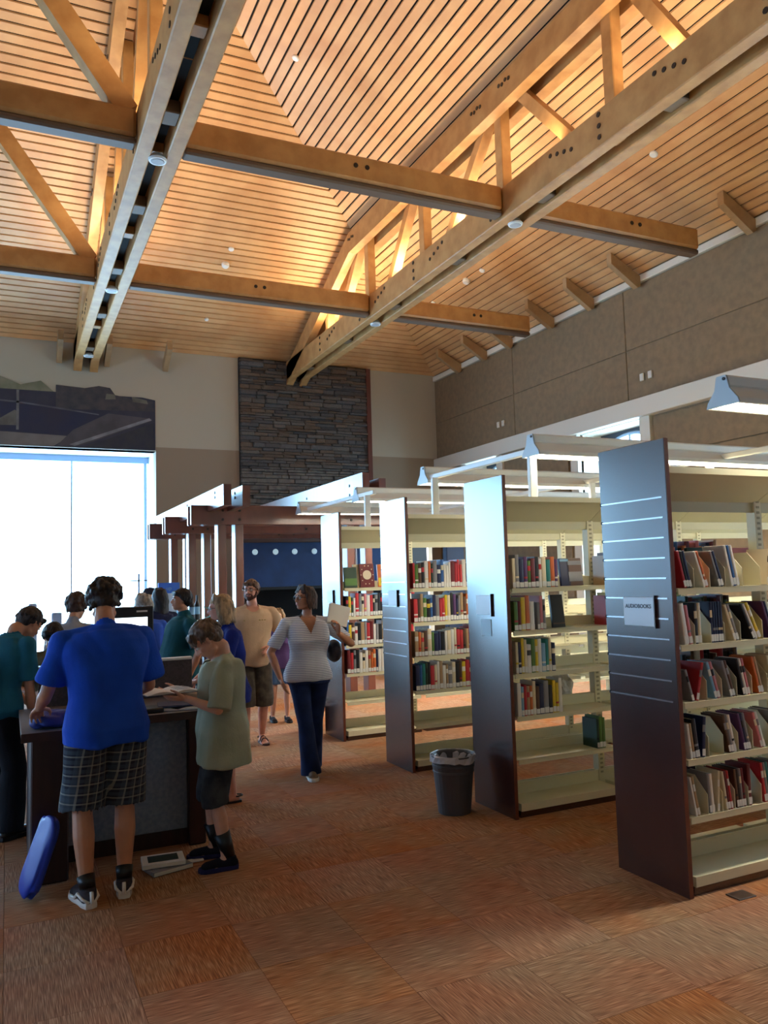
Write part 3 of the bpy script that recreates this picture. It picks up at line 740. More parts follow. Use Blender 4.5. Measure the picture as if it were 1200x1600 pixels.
# ---- nearest bookcase: divider plates with leaning cases
dv = MB().prism([(-.0015,.005,0),(-.0015,.205,0),(-.0015,.205,.185),(-.0015,.085,.185),(-.0015,.005,.10)], (.003,0,0)); dvm = dv.mesh('divider'); fixnorm(dvm); dvm.materials.append(m_cream)
m_clear = mat('clear_case', (206,212,216), .25)
def leaning(col, x, z, th, h, deg, dp=.145, noun='case', where='', key=None, y=None):
    a = -math.radians(deg); y = (ROWY[0]+.022) if y is None else y
    zoff = abs(math.sin(a))*th/2
    o = book(col, R.choice(['white','grey','black','cream']), R.choice((0,1,2)), th, dp, h, (x, y, z+zoff+.0005), a, True); o.name = 'media_case'
    name_book(o, col, key, where, 'cases on the '+where, 'case'); o['category'] = 'media case'
    return o
bay = [ # shelf index, dividers x, groups of (x at foot, lean deg, [colours], thickness, height)
 (5, [3.30,3.415,3.53,3.66,3.80,3.93], [(3.262,14,['red','black','navy'],.017,.20), (3.385,21,['white','orange'],.016,.20), (3.495,24,['grey','navy'],.017,.20), (3.60,12,['white','blue','white'],.02,.225), (3.86,-8,['cream','green'],.022,.20)]),
 (4, [3.285,3.40,3.50,3.62,3.79], [(3.21,3,['white'],.03,.215), (3.262,8,['pink'],.022,.205), (3.335,0,['black','cream'],.022,.215), (3.40,1,['navy']*3,.0165,.215), (3.462,1,['navy']*2,.0165,.215), (3.575,20,['cream','grey'],.018,.205), (3.715,25,['black','white'],.016,.21), (3.76,16,['yellow'],.022,.215), (3.83,18,['purple','navy'],.016,.21)]),
 (3, [3.345,3.455,3.565,3.68,3.80,3.92], [(3.262,36,['grey'],.016,.17), (3.325,-24,['red'],.018,.20), (3.425,24,['light blue','pink'],.019,.20), (3.535,30,['grey','brown'],.017,.20), (3.655,24,['black','white','pink'],.017,.20), (3.745,14,['orange','tan'],.018,.205), (3.86,16,['cream','tan','white'],.018,.205)]),
 (2, [3.335,3.44,3.55,3.66,3.80,3.92], [(3.222,14,['white','tan'],.016,.18), (3.275,12,['black'],.028,.20), (3.312,-14,['navy'],.022,.205), (3.525,18,['brown','grey','white'],.017,.20), (3.63,24,['purple','navy','grey'],.016,.20), (3.74,16,['pink','white'],.017,.20), (3.87,20,['grey','black'],.017,.20)]),
 (1, [3.305,3.41,3.50,3.60,3.70,3.84], [(3.205,10,['white'],.012,.20), (3.29,10,['tan'],.014,.205), (3.325,-10,['cream'],.014,.205), (3.378,3,['grey','white'],.017,.20), (3.42,3,['cream','dark red'],.015,.20), (3.455,12,['red'],.014,.20), (3.535,22,['brown','black','grey','dark red'],.016,.20), (3.665,0,['dark red'],.024,.215), (3.72,2,['red','grey','teal'],.018,.21), (3.79,8,['pink','grey'],.018,.205), (3.89,10,['grey','white'],.017,.20)]),
]
bc0 = [o for o in COL.objects if o.name == 'bookcase'][0]
for si, divs, gs in bay:
    z = SHELF[si-1]+.0065
    where = '%s, nearest bookcase' % shelfname[si]
    for x in divs:
        o = link('divider', dvm, bc0, (x-X0, .012, z+.001 if False else SHELF[si-1]+.0062))
    # settle every group between its plates: lean it on the plate beside it
    edges = [3.183]+divs+[3.975]; slots_ = {}
    for g_ in gs:
        k = max(n for n in range(len(edges)-1) if edges[n] <= g_[0] or n == 0); slots_.setdefault(k, []).append(g_)
    for k, gl in slots_.items():
        a_, b_ = edges[k]+.004, edges[k+1]-.004
        left = a_; pt = None
        tot = sum(len(g_[2])*(g_[3]+.002)*1.06 for g_ in gl)
        room = max(.0, (b_-a_)-tot-.002*len(gl)); pos = [g_ for g_ in gl if g_[1] >= 0]; neg = [g_ for g_ in gl if g_[1] < 0]
        share = room/(2 if pos and neg else 1)
        if pos:
            dg = min(max(g_[1] for g_ in pos), math.degrees(math.atan(share/.20)))
            x = a_+.20*math.tan(math.radians(dg))
            for g_ in pos:
                st_ = (g_[3]+.0012)/math.cos(math.radians(dg))
                for c in g_[2]: leaning(c, x+st_/2, z, g_[3], g_[4], dg, where=where, key=(0, si)); x += st_
                x += .002
        if neg:
            dg = min(max(-g_[1] for g_ in neg), math.degrees(math.atan(share/.20)))
            x = b_-.20*math.tan(math.radians(dg))
            for g_ in neg[::-1]:
                st_ = (g_[3]+.0012)/math.cos(math.radians(dg))
                for c in g_[2][::-1]: leaning(c, x-st_/2, z, g_[3], g_[4], -dg, where=where, key=(0, si)); x -= st_
# big upright covers standing behind on the near case
def backcover(col, x, si, w, h, lab, deg=0, cover=None):
    return faced(col, 'black', x, 0, SHELF[si-1]+.007, w, h, lab, yoff=.19, tilt=0.0, cover=cover)
backcover('pink', 3.84, 5, .17, .21, 'large pink cover standing behind the dividers, top shelf, nearest bookcase')
backcover('dark green', 3.50, 5, .12, .215, 'green-grey cover standing behind the dividers, top shelf, nearest bookcase')
backcover('black', 3.27, 3, .12, .18, 'dark cover at the back of the third shelf down, nearest bookcase', cover=cov_bands('grey', [(.5,.8)]))
backcover('black', 3.24, 2, .15, .2, 'dark picture cover behind cases, fourth shelf down, nearest bookcase', cover=cov_bands('grey', [(.55,.8)]))
backcover('navy', 3.36, 1, .1, .2, 'dark blue cover behind cases, fifth shelf down, nearest bookcase', cover=cov_bands('grey', [(.4,.6)]))
# right-hand neighbouring bay (cut by the frame) keeps going a little
for si, cs in ((5, ['grey','white','red','teal']), (4, ['navy','white','black','yellow']), (3, ['pink','grey','white','blue']), (2, ['cream','grey','purple','white']), (1, ['red','white','grey','teal'])):
    z = SHELF[si-1]+.0065
    for k, c in enumerate(cs): leaning(c, 4.125+k*.045, z, .02, .2, 8, where='%s, bay cut by the right edge' % shelfname[si], key=(0, si, 'r'))
# crumpled plastic bag seen through the second bookcase
bm = bmesh.new(); bmesh.ops.create_icosphere(bm, subdivisions=3, radius=1)
for v in bm.verts:
    n_ = math.sin(v.co.x*7+v.co.y*3)*.12+math.sin(v.co.y*9+v.co.z*5)*.1+R.uniform(-.05,.05)
    v.co = Vector((v.co.x*.10, v.co.y*.07, v.co.z*.10))*(1+n_)
zmin = min(v.co.z for v in bm.verts)
for v in bm.verts: v.co.z -= zmin
me = bpy.data.meshes.new('plastic_bag'); bm.to_mesh(me); bm.free(); me.materials.append(mat('milky_plastic', (206,200,190), .3))
link('plastic_bag', me, None, (3.82, 4.68+.36, SHELF[1]+.008), 'crumpled pale plastic bag on the rear shelf, bookcase by the bin', 'bag')

# ordinal labels follow the true left-to-right order
byk = {}
for o in COL.objects:
    if o.name.split('.')[0] in ('book', 'media_case') and o.get('label') and ' from the left, ' in o['label']:
        w_ = o['label'].split(' ', 1)[1]; byk.setdefault((w_, o.get('group')), []).append(o)
for (w_, _g), L2 in byk.items():
    for n_, o in enumerate(sorted(L2, key=lambda q_: q_.location.x)): o['label'] = ORD[min(n_, 15)]+' '+w_
# ============================================================ PERGOLA / ENTRY FRAME
def pp(mb, nm, mt, t, **k):
    off = t.location; mb.v = [(Vector(v)-off)[:] for v in mb.v]; o = mb.obj(nm, mt, t, **k); fixnorm(o.data); return o
PY = [10.6, 12.51, 13.99]
perg = empty('timber_pergola', (3.6, 12.3, 0), 'dark reddish-brown timber pergola of paired posts and beams before the stone wall', 'pergola')
for i, y in enumerate(PY):
    for x in ((2.54, 2.775, 4.40, 4.68) if i == 0 else (2.54, 2.775, 5.0, 5.25) if i == 1 else (2.54, 2.775, 5.65, 5.9)):
        pp(MB().bbox((x,y-.0,0), (x+.115,y+.19,2.44), .008), 'post', m_perg, perg)
    for dy in (-.035, .165):
        pp(MB().bbox((2.18,y+dy,2.42), (6.3,y+dy+.055,2.68), .006), 'cross_beam', m_perg, perg)
    b = MB()
    for x in (2.6, 2.83, 4.46, 4.74):
        for dz in (2.49, 2.61): b.disc((x,y-.047,dz), .018, .012, 'y', 8)
    pp(b, 'bolt', m_bolt, perg, kind='stuff')
for x, ye, zz in ((2.40,9.70,0), (2.66,9.78,0), (4.27,9.70,.03), (4.55,9.78,0)):
    w_ = .10
    poly = [(x,ye,2.60+zz),(x,ye,2.86+zz),(x,14.6,2.86+zz),(x,14.6,2.60+zz)] if x < 4 else [(x,ye,2.70),(x,ye,3.06),(x,14.6,3.06),(x,14.6,2.68)]
    if x == 4.55: poly = [(x,ye,2.70),(x,ye,3.0),(x,14.6,3.0),(x,14.6,2.68)]
    pp(MB().prism(poly, (w_,0,0)), 'long_beam', m_perg, perg)
    b = MB()
    for yy_ in (10.15, 11.9):
        for dz in (2.80, 2.93 if x > 4 else 2.74): b.disc((x-.006,yy_,dz), .02, .01, 'x', 8)
    pp(b, 'bolt', m_bolt, perg, kind='stuff')
# low brown header and dark blue wall under the stone
MB().bbox((4.1,15.45,2.42), (7.6,15.62,2.72), .01).obj('wall_header', mat('header_brown', (74,56,50), .6), label='dark brown header above the dark blue wall', cat='beam')
bw_ = empty('blue_wall', (5.7,15.9,0), 'dark blue wall with a row of small round lights', 'partition')
pp(MB().box((4.2,15.75,1.5), (7.6,15.95,2.45)), 'wall_face', mat('dark_blue_paint', (28,66,118), .5, noise=((22,54,100), 3, (1,1,1))), bw_)
pp(MB().box((4.2,15.72,1.47), (7.6,15.98,1.53)), 'bottom_rail', m_black, bw_)
for x in (4.2, 7.5): pp(MB().box((x,15.76,0), (x+.12,15.94,1.5)), 'side_post', m_black, bw_)
pp(MB().box((4.3,16.2,0), (7.5,16.3,1.5)), 'dark_recess', m_gap, bw_)
for k, x in enumerate((4.52,4.95,5.36,5.79,6.22,6.65)):
    q = MB(); q.tube([(0,0,0),(0,-.02,0),(0,-.05,0)], [.055,.06,.04], 16)
    q.obj('wall_lamp', mat('frosted_lamp', (168,196,206), .4, emit=((.6,.8,.9), .25)), loc=(x,15.75,2.24), label='%s small round lamp from the left on the dark blue wall' % ORD[k], cat='lamp')
q = MB().bbox((5.35,15.5,1.28), (5.55,15.54,1.45), .01)
q.box((5.44,15.51,0), (5.46,15.53,1.28)).box((5.35,15.45,0), (5.55,15.62,.02)).obj('standing_screen', mat('screen_dim', (70,90,120), .3), label='small screen on a slim post under the dark blue wall', cat='screen')
# dim partition panels right of the pergola
MB().bbox((5.8,12.4,0), (6.7,12.5,2.35), .01).obj('partition_panel', mat('slate_panel', (62,78,92), .5), label='slate grey partition seen between the bookcases', cat='partition')
MB().bbox((7.0,12.3,0), (7.35,12.45,2.5), .01).obj('partition_panel', mat('navy_panel', (34,44,72), .5), label='narrow navy partition seen between the bookcases', cat='partition')
# ============================================================ KIOSK (catalogue station)
m_kw = mat('kiosk_wood', (62,34,28), .4, noise=((48,28,24), 6, (3,3,.4)))
m_kp = mat('kiosk_panel', (134,144,154), .7, noise=((116,126,138), 40, (1,1,1)))
ks = empty('catalogue_desk', (.7,5.5,0), 'dark wood catalogue desk with grey front panels that the people stand around', 'desk')
pp(MB().bbox((.13,5.02,0), (.33,5.95,.80), .008), 'side_panel', m_kw, ks)
pp(MB().bbox((1.06,5.28,0), (1.17,5.95,.80), .008), 'side_panel', m_kw, ks)
pp(MB().bbox((.33,5.33,.10), (.66,5.36,.78), .004), 'front_panel', m_kp, ks)
pp(MB().bbox((.70,5.33,.10), (1.06,5.36,.78), .004), 'front_panel', m_kp, ks)
pp(MB().bbox((.655,5.31,0), (.705,5.37,.80), .004), 'front_stile', m_kw, ks)
pp(MB().box((.33,5.345,0), (1.06,5.375,.105)), 'kick_board', m_kw, ks)
pp(MB().prism([(.08,4.98,.80),(.36,4.98,.80),(.36,5.22,.80),(1.22,5.22,.80),(1.22,6.0,.80),(.08,6.0,.80)], (0,0,.045)), 'desk_top', mat('desk_laminate', (112,106,108), .5), ks)
pp(MB().box((.36,5.212,.798), (1.222,5.222,.847)).box((.078,4.972,.798),(.362,4.982,.847)), 'top_edge', m_kw, ks)
dvd = empty('desk_divider', (.8,6.03,0), 'grey-brown divider board with pale top edge behind the desk', 'divider')
pp(MB().bbox((.2,6.02,0), (1.24,6.06,1.10), .004), 'board', mat('divider_cloth', (84,76,76), .8, noise=((70,62,62), 60, (1,1,1))), dvd)
pp(MB().bbox((.2,6.01,1.10), (1.24,6.07,1.12), .004), 'top_strip', m_white, dvd)
mo = empty('desk_monitor', (.72,5.82,.846), 'black monitor with bright white screen behind the man in blue', 'monitor')
for nm, b, mm in (('bezel', MB().bbox((-.14,0,.12), (.22,.04,.66), .008), m_black), ('screen', MB().box((-.10,-.004,.30), (.175,0,.585)), mat('screen_white', (240,250,255), .3, emit=((.8,.92,1), 1.6))),
                  ('stand', MB().bbox((-.04,.02,.0), (.04,.06,.2), .005), m_black), ('foot', MB().bbox((-.12,-.08,0), (.12,.12,.015), .005), m_black),
                  ('maker_badge', MB().box((.10,-.004,.62), (.175,0,.632)), m_white)):
    b.obj(nm, mm, mo)
mo.rotation_euler = (0,0,math.radians(6))
# things on and by the desk
def openbook(loc, rz, w, d, lab, tilt=0, ink=True):
    t = empty('open_book', loc, lab, 'book', rz); t.rotation_euler = (tilt, 0, rz)
    n = 8
    for s in (-1, 1):
        pg = [(s*w/2*k/n, .014*math.sin(math.pi*min(1, k/n*1.1))+.003) for k in range(n+1)]
        b = MB(); b.prism([(x,-d/2,z) for x, z in pg]+[(s*w/2,-d/2,.001),(0,-d/2,.001)], (0,d,0)); o = b.obj('pages', mat('paper_white', (222,216,204), .7), t); fixnorm(o.data)
    MB().box((-w/2-.004,-d/2-.004,-.002), (w/2+.004,d/2+.004,.001)).obj('cover', BM['navy'], t)
    if ink:
        b = MB()
        for k in range(5): b.box((w*.08,-d*.38+k*d*.15,.0185), (w*.36,-d*.33+k*d*.15,.0192))
        b.obj('picture_print', mat('print_soft', (150,140,136), .7), t)
    return t
openbook((1.02,5.42,.8475), math.radians(-12), .34, .26, 'open picture book lying on the desk corner by the boy', ink=False)
MB().bbox((-.15,-.1,0), (.15,.1,.012), .003, M=Matrix.Rotation(math.radians(-8), 4, 'Z')).obj('magazine', mat('mag_cover', (46,56,84), .35), loc=(1.04,5.40,.868), label='dark-blue illustrated magazine on top of the open book on the desk', cat='magazine')
MB().bbox((-.11,-.08,0), (.11,.08,.03), .006).obj('keyboard_tray', m_black, loc=(.80,5.36,.846), label='black keyboard tray on the desk right of the man in blue', cat='tray')
# blue bag folded on the desk's left end
def crumple(name, rad, loc, mt, lab, cat, rot=(0,0,0), seed=1, amp=.12):
    rr = random.Random(seed); bm = bmesh.new(); bmesh.ops.create_icosphere(bm, subdivisions=4, radius=1)
    ph = [rr.uniform(0, 6) for _ in range(6)]
    for v in bm.verts:
        c = v.co.copy(); s_ = 1+amp*(math.sin(5*c.x+3*c.z+ph[0])+math.sin(7*c.y-4*c.z+ph[1])*.7+math.sin(11*c.x+6*c.y+ph[2])*.4)
        e = [abs(a)**.6*(1 if a > 0 else -1) for a in c]
        v.co = Vector((e[0]*rad[0], e[1]*rad[1], e[2]*rad[2]))*s_
    mr_ = Matrix.Rotation(rot[0], 3, 'X') @ Matrix.Rotation(rot[1], 3, 'Y') @ Matrix.Rotation(rot[2], 3, 'Z')
    for v in bm.verts: v.co = mr_ @ v.co
    zmin = min(v.co.z for v in bm.verts)
    for v in bm.verts: v.co.z -= zmin
    for f in bm.faces: f.smooth = True
    me = bpy.data.meshes.new(name); bm.to_mesh(me); bm.free(); me.materials.append(mt)
    return link(name, me, None, loc, lab, cat)
m_bluebag = mat('blue_plastic', (28,60,176), .35)
crumple('cloth_bag', (.10,.11,.045), (.235,5.16,.847), mat('blue_cloth', (34,52,132), .7), "blue cloth bag bunched on the desk's left end under his hand", 'bag', seed=4)
crumple('plastic_bag', (.035,.10,.21), (.17,4.86,.002), m_bluebag, "blue plastic bag leaning against the desk's left side panel", 'bag', rot=(0,math.radians(20),math.radians(20)), seed=8, amp=.05)
for k, (x, y, rz, c, lab) in enumerate(((.86,4.93,15,'grey','grey book lying at the bottom of the pile on the carpet'), (.84,4.955,-5,'white','white-framed book on top of the pile on the carpet'))):
    t = empty('floor_book', (x,y,.002+k*.03), lab, 'book', math.radians(rz))
    MB().bbox((-.12,-.085,0), (.12,.085,.027), .003).obj('cover', BM[c], t); MB().box((-.117,-.0865,.004), (.1215,.083,.023)).obj('pages', m_page, t)
    if k: MB().box((-.085,-.055,.0272), (.085,.055,.0285)).obj('cover_picture', mat('cov_dkgreen', (52,68,62), .5), t)
MB().bbox((-.05,-.02,0), (.05,.02,.012), .003).obj('white_slip', BM['white'], loc=(1.03,4.97,.002), label='small white slip beside the books on the carpet', cat='paper')
# ============================================================ BINS
def bin_(loc, r, h, mt, lab, liner=True):
    t = empty('waste_bin', loc, lab, 'bin')
    b = MB(); n = 28
    prof = [(r*.74,0),(r*.76,.01),(r*.93,h*.70),(r*.965,h*.71),(r*.965,h*.735),(r*.95,h*.745),(r*.97,h*.80),(r*.99,h*.81),(r*.99,h*.84),(r*.965,h*.85),(r,h*.97),(r*1.04,h*.975),(r*1.04,h),(r*.97,h),(r*.93,h*.97),(r*.70,.03)]
    rings = [[(a*math.cos(2*math.pi*k/n), a*math.sin(2*math.pi*k/n), z) for k in range(n)] for a, z in prof]
    o = b.loft(rings).obj('bin_body', mt, t, smooth=False)
    if liner:
        l = MB(); rr = random.Random(3)
        prof = [(r*1.055,h*.90),(r*1.06,h*1.0),(r*1.03,h*1.015),(r*.92,h*.96),(r*.86,h*.80),(r*.7,h*.62),(r*.3,h*.58)]
        rings = [[((a+rr.uniform(-.008,.008))*math.cos(2*math.pi*k/n), (a+rr.uniform(-.008,.008))*math.sin(2*math.pi*k/n), z+rr.uniform(-.012,.004)*(i not in (1,2))) for k in range(n)] for i, (a, z) in enumerate(prof)]
        l.loft(rings, cap=False).obj('bin_liner', mat('liner_film', (190,190,200), .25), t)
    return t
bin_((2.87,5.06,0), .152, .40, mat('bin_grey', (74,72,76), .5), 'grey round waste bin with a pale liner beside the dark end panel')
bin_((3.02,8.45,0), .12, .32, m_black, 'small dark waste bin beyond the farthest bookcase')
MB().bbox((-.06,-.045,0), (.06,.045,.006), .002).obj('floor_outlet', mat('outlet_bronze', (64,48,40), .4), loc=(3.38,3.06,0), label='dark rectangular floor outlet cover near the nearest bookcase', cat='outlet')
# wall strobes
for y, lab in ((9.56,'pair of small pale wall fittings, nearer on the right wall'), (13.73,'pair of small pale wall fittings, farther on the right wall')):
    t = empty('wall_fitting', (XR,y,4.74), lab, 'fitting')
    for d in (-.09, .09): MB().bbox((-.03,d-.045,-.06), (0,d+.045,.06), .008).obj('cover_plate', m_trim, t)
# ============================================================ BACKGROUND FURNITURE
tb = empty('display_table', (2.05,9.9,0), 'table behind the crowd carrying dark bottles', 'table')
pp(MB().bbox((1.8,9.6,1.17), (2.2,10.2,1.21), .008), 'table_top', m_white, tb)
for x in (1.82, 2.13): 
    for y in (9.65, 10.1): pp(MB().box((x,y,0), (x+.05,y+.05,1.17)), 'leg', m_kw, tb)
for k, (x, y) in enumerate(((1.87,9.75),(1.94,9.8),(2.01,9.74),(2.09,9.82))):
    q = MB(); q.tube([(0,0,0),(0,0,.18),(0,0,.23),(0,0,.30)], [.034,.034,.014,.013], 14)
    o = q.obj('bottle', m_black, loc=(x,y,1.21), label='%s dark bottle from the left on the table behind the crowd' % ORD[k], cat='bottle', group='dark bottles on the table')
    MB().tube([(0,0,.07),(0,0,.16)], .0347, 14).obj('bottle_label', BM['light blue'], o)
bs_ = empty('banner_sign', (1.95,10.9,0), 'standing sign with blue header and white face behind the crowd', 'sign')
MB().bbox((-.14,0,1.15), (.14,.03,1.53), .004).obj('sign_face', mat('sign_face', (200,220,240), .5), bs_)
MB().bbox((-.14,-.002,1.53), (.14,.03,1.67), .004).obj('sign_header', mat('sign_blue', (52,110,214), .5), bs_)
cu = bpy.data.curves.new('txt', 'FONT'); cu.body = 'up'; cu.size = .07; cu.align_x = 'CENTER'; cu.extrude = .0004
text_mesh(cu, 'lettering', BM['light blue'], bs_, (0,-.004,1.575), (math.pi/2,0,0))
for x in (-.1, .1): MB().box((x-.015,0,0), (x+.015,.03,1.16)).obj('leg', m_frame, bs_)
# far pale counter edge below windows and plant
for k, (x, w_, h) in enumerate(((.38,.13,.40), (.74,.16,.24))):
    t = empty('high_back_chair', (x,14.2,0), ['leftmost pale high-backed chair against the window','pale high-backed chair right of the leftmost, against the window'][k], 'chair')
    mch = mat('pale_chair', (150,170,200), .6)
    MB().bbox((-w_/2,-.02,.45), (w_/2,.03,1.0+h), .02).obj('backrest', mch, t); MB().bbox((-w_/2,-.4,.42), (w_/2,.02,.47), .01).obj('seat', mch, t)
    for a in (-w_/2+.02, w_/2-.02):
        for b in (-.38, 0): MB().box((a-.015,b-.015,0), (a+.015,b+.015,.42)).obj('leg', mch, t)
lp = empty('pole_lamp', (2.28,15.9,0), 'thin pole with a flat dark plate before the window mullion', 'lamp')
MB().tube([(0,0,0),(0,0,1.86)], .02, 8).obj('pole', m_frame, lp); MB().tube([(0,0,1.72),(0,0,1.74)], .16, 20).obj('flat_plate', mat('plate_dark', (60,64,60), .5), lp)
MB().tube([(0,0,0),(0,0,.02)], .15, 16).obj('foot', m_black, lp)
pl = empty('potted_plant', (3.45,11.6,0), 'green leafy plant between the pergola posts', 'plant')
MB().tube([(0,0,0),(0,0,.5)], [.12,.17], 18).obj('pot', m_kw, pl)
MB().tube([(0,0,.5),(0,0,1.2)], .02, 8).obj('stem', mat('stem_brown', (70,60,40), .8), pl)
lf = MB().prism([(0,0,0),(.05,.08,.02),(.045,.17,.0),(0,.27,-.05),(-.045,.17,0),(-.05,.08,.02)], (0,0,.003)); lfm = lf.mesh('leaf'); fixnorm(lfm); lfm.materials.append(mat('leaf_green', (40,96,52), .5))
for k in range(46):
    o = link('leaf', lfm, pl, (R.uniform(-.05,.05), R.uniform(-.05,.05), R.uniform(.75,1.35))); o.rotation_euler = (R.uniform(-.3,.9), R.uniform(-.3,.3), R.uniform(0,6.28))
pl.location = (2.75,11.3,0)
# ============================================================ MURAL over the window
mu = empty('wall_picture', (0,YB-.012,4.9), 'large faded dark-blue and grey picture of a building with ragged top above the window', 'picture')
def poly(nm, pts, rgb, d, n2=None, s=3):
    q = MB().prism([(x,-d,z-4.9) for x, z in pts], (0,.002,0)); o = q.obj(nm, mat('mural_'+nm, rgb, .7, noise=(n2 or tuple(int(v*.75) for v in rgb), s, (1,1,1))), mu); fixnorm(o.data)
# mapping: px->x ~ (px/243)*2.86-.15 ; z from 4.35 at bottom to 5.55 top
X_ = lambda p: -.15+p/243*2.86
Z_ = lambda p, y: 4.335+(700+p*.033-y)*.01068
def pz(*pts): return [(X_(a), Z_(a, b)) for a, b in pts]
poly('ground', [(-4.5,4.352),(2.7,4.352),(2.7,5.38),(2.45,5.42),(-4.5,5.42)], (58,58,72), .002, (40,44,64), 2)
poly('sky_fade', [(-4.5,5.42),(X_(80),5.42),(X_(60),5.62),(X_(30),5.52),(X_(0),5.66),(-4.5,5.8)], (134,132,112), .002, (112,114,92), 4)
poly('ruin_top', pz((83,588),(128,592),(150,587),(168,590),(176,603),(196,607),(205,612),(228,614),(238,612),(241,622),(241,632),(83,632)), (52,54,64), .004, (74,70,72), 5)
poly('pale_tuft', pz((162,601),(176,602),(177,611),(160,612)), (110,112,102), .006)
poly('pale_tuft', pz((203,605),(228,611),(230,618),(205,615)), (130,126,112), .006)
poly('block_blue', pz((0,622),(165,640),(160,660),(104,680),(0,673)), (34,42,72), .005, (48,48,66), 2)
poly('pole_pale', pz((24,600),(28,600),(28,672),(24,672)), (120,122,124), .007)
poly('rail_pale', pz((0,618),(24,620),(90,630),(150,640),(150,642),(90,633),(24,623),(0,621)), (96,100,112), .007)
poly('lower_pale', pz((0,675),(105,682),(78,702),(0,698)), (118,114,112), .006, (104,100,98), 3)
poly('pale_shed', pz((0,652),(22,636),(26,640),(26,664),(0,664)), (112,112,108), .0065)
poly('roof_band', pz((110,670),(165,638),(236,646),(236,650),(120,700),(84,700)), (82,80,86), .0065, (68,66,72), 3)
poly('roof_edge', pz((104,697),(232,645),(236,649),(112,700)), (146,148,156), .008)
poly('dark_field', pz((125,702),(238,655),(241,704)), (38,44,62), .007, (56,56,60), 3)
# ============================================================ PEOPLE
def remesh(mb, vox, smooth=3, fac=.5):
    me = mb.mesh('t'); fixnorm(me); o = bpy.data.objects.new('t', me); COL.objects.link(o)
    r = o.modifiers.new('r', 'REMESH'); r.mode = 'VOXEL'; r.voxel_size = vox; r.adaptivity = 0
    if smooth: s_ = o.modifiers.new('s', 'SMOOTH'); s_.iterations = smooth; s_.factor = fac
    dg = bpy.context.evaluated_depsgraph_get(); out = bpy.data.meshes.new_from_object(o.evaluated_get(dg))
    bpy.data.objects.remove(o); bpy.data.meshes.remove(me)
    out.polygons.foreach_set('use_smooth', [True]*len(out.polygons)); return out
def displace(me, fn):
    n = len(me.vertices); co = np.empty(n*3, np.float32); me.vertices.foreach_get('co', co); co = co.reshape(-1, 3)
    no = np.empty(n*3, np.float32); me.vertices.foreach_get('normal', no); no = no.reshape(-1, 3)
    co += no*fn(co)[:, None]; me.vertices.foreach_set('co', co.ravel()); me.update()
def folds(amp, f=1.0, seed=0):
    rr = random.Random(seed); ph = [rr.uniform(0, 6.28) for _ in range(8)]
    def fn(c):
        x, y, z = c[:, 0]*f, c[:, 1]*f, c[:, 2]*f
        return np.maximum(-.0035, amp*(np.sin(15*x+5*z+ph[6]+1.6*np.sin(7*z+ph[7]))*.8+np.sin(26*x+9*z+ph[0]+1.3*np.sin(11*z+ph[1]))*.6+np.sin(22*y-14*z+ph[2]+1.5*np.sin(9*x+ph[3]))*.6+np.sin(48*x+31*y+17*z+ph[4])*.3+np.sin(12*z+6*x+ph[5])*.4))
    return fn
def ell(c, rx, ry, Mx=None, n=24, p=2.4):
    out = []
    for k in range(n):
        t = 2*math.pi*k/n; ct, st = math.cos(t), math.sin(t)
        v = Vector((rx*abs(ct)**(2/p)*(1 if ct > 0 else -1), ry*abs(st)**(2/p)*(1 if st > 0 else -1), 0))
        out.append(Vector(c)+(Mx @ v if Mx is not None else v))
    return out
def ik(a, t, l1, l2, hint):
    a, t, hint = Vector(a), Vector(t), Vector(hint); d = t-a; L = d.length
    if L > (l1+l2)*.998: t = a+d*((l1+l2)*.998/L); d = t-a; L = d.length
    x = (l1*l1-l2*l2+L*L)/(2*L); h = math.sqrt(max(0, l1*l1-x*x)); u = d/L
    s = (hint-u*hint.dot(u)).normalized()
    return a+u*x+s*h, t
TM = [(.495,.092,.070,-.004),(.53,.098,.074,-.004),(.57,.092,.066,0),(.615,.083,.060,.002),(.66,.086,.062,.003),(.71,.096,.068,.003),(.755,.101,.070,0),(.79,.096,.062,-.004),(.815,.078,.050,-.008),(.835,.045,.040,-.010)]
TF = [(.495,.102,.076,-.006),(.53,.104,.078,-.006),(.57,.094,.068,0),(.615,.078,.058,.003),(.66,.080,.062,.006),(.71,.088,.078,.012),(.755,.088,.066,.003),(.79,.086,.056,-.004),(.815,.072,.046,-.008),(.835,.040,.036,-.010)]
def cut_neck(me, nb, g, kind):
    if not kind: return
    bm = bmesh.new(); bm.from_mesh(me); dl = []
    for f in bm.faces:
        c = f.calc_center_median(); x, y, z = (c.x-nb.x)/g, (c.y-nb.y)/g, (c.z-nb.z)/g
        if z < -.20: continue
        if (x/.066)**2+((y-.012)/.064)**2 < 1 and z > -.03+.0: dl.append(f); continue
        if y > .01 and kind == 'v' and z > -.125 and abs(x) < .068*(z+.125)/.125: dl.append(f)
        elif y > .01 and kind == 'round' and z > -.035 and abs(x) < .066*math.sqrt(min(1, (z+.035)/.04)): dl.append(f)
    bmesh.ops.delete(bm, geom=dl, context='FACES'); bm.to_mesh(me); bm.free()
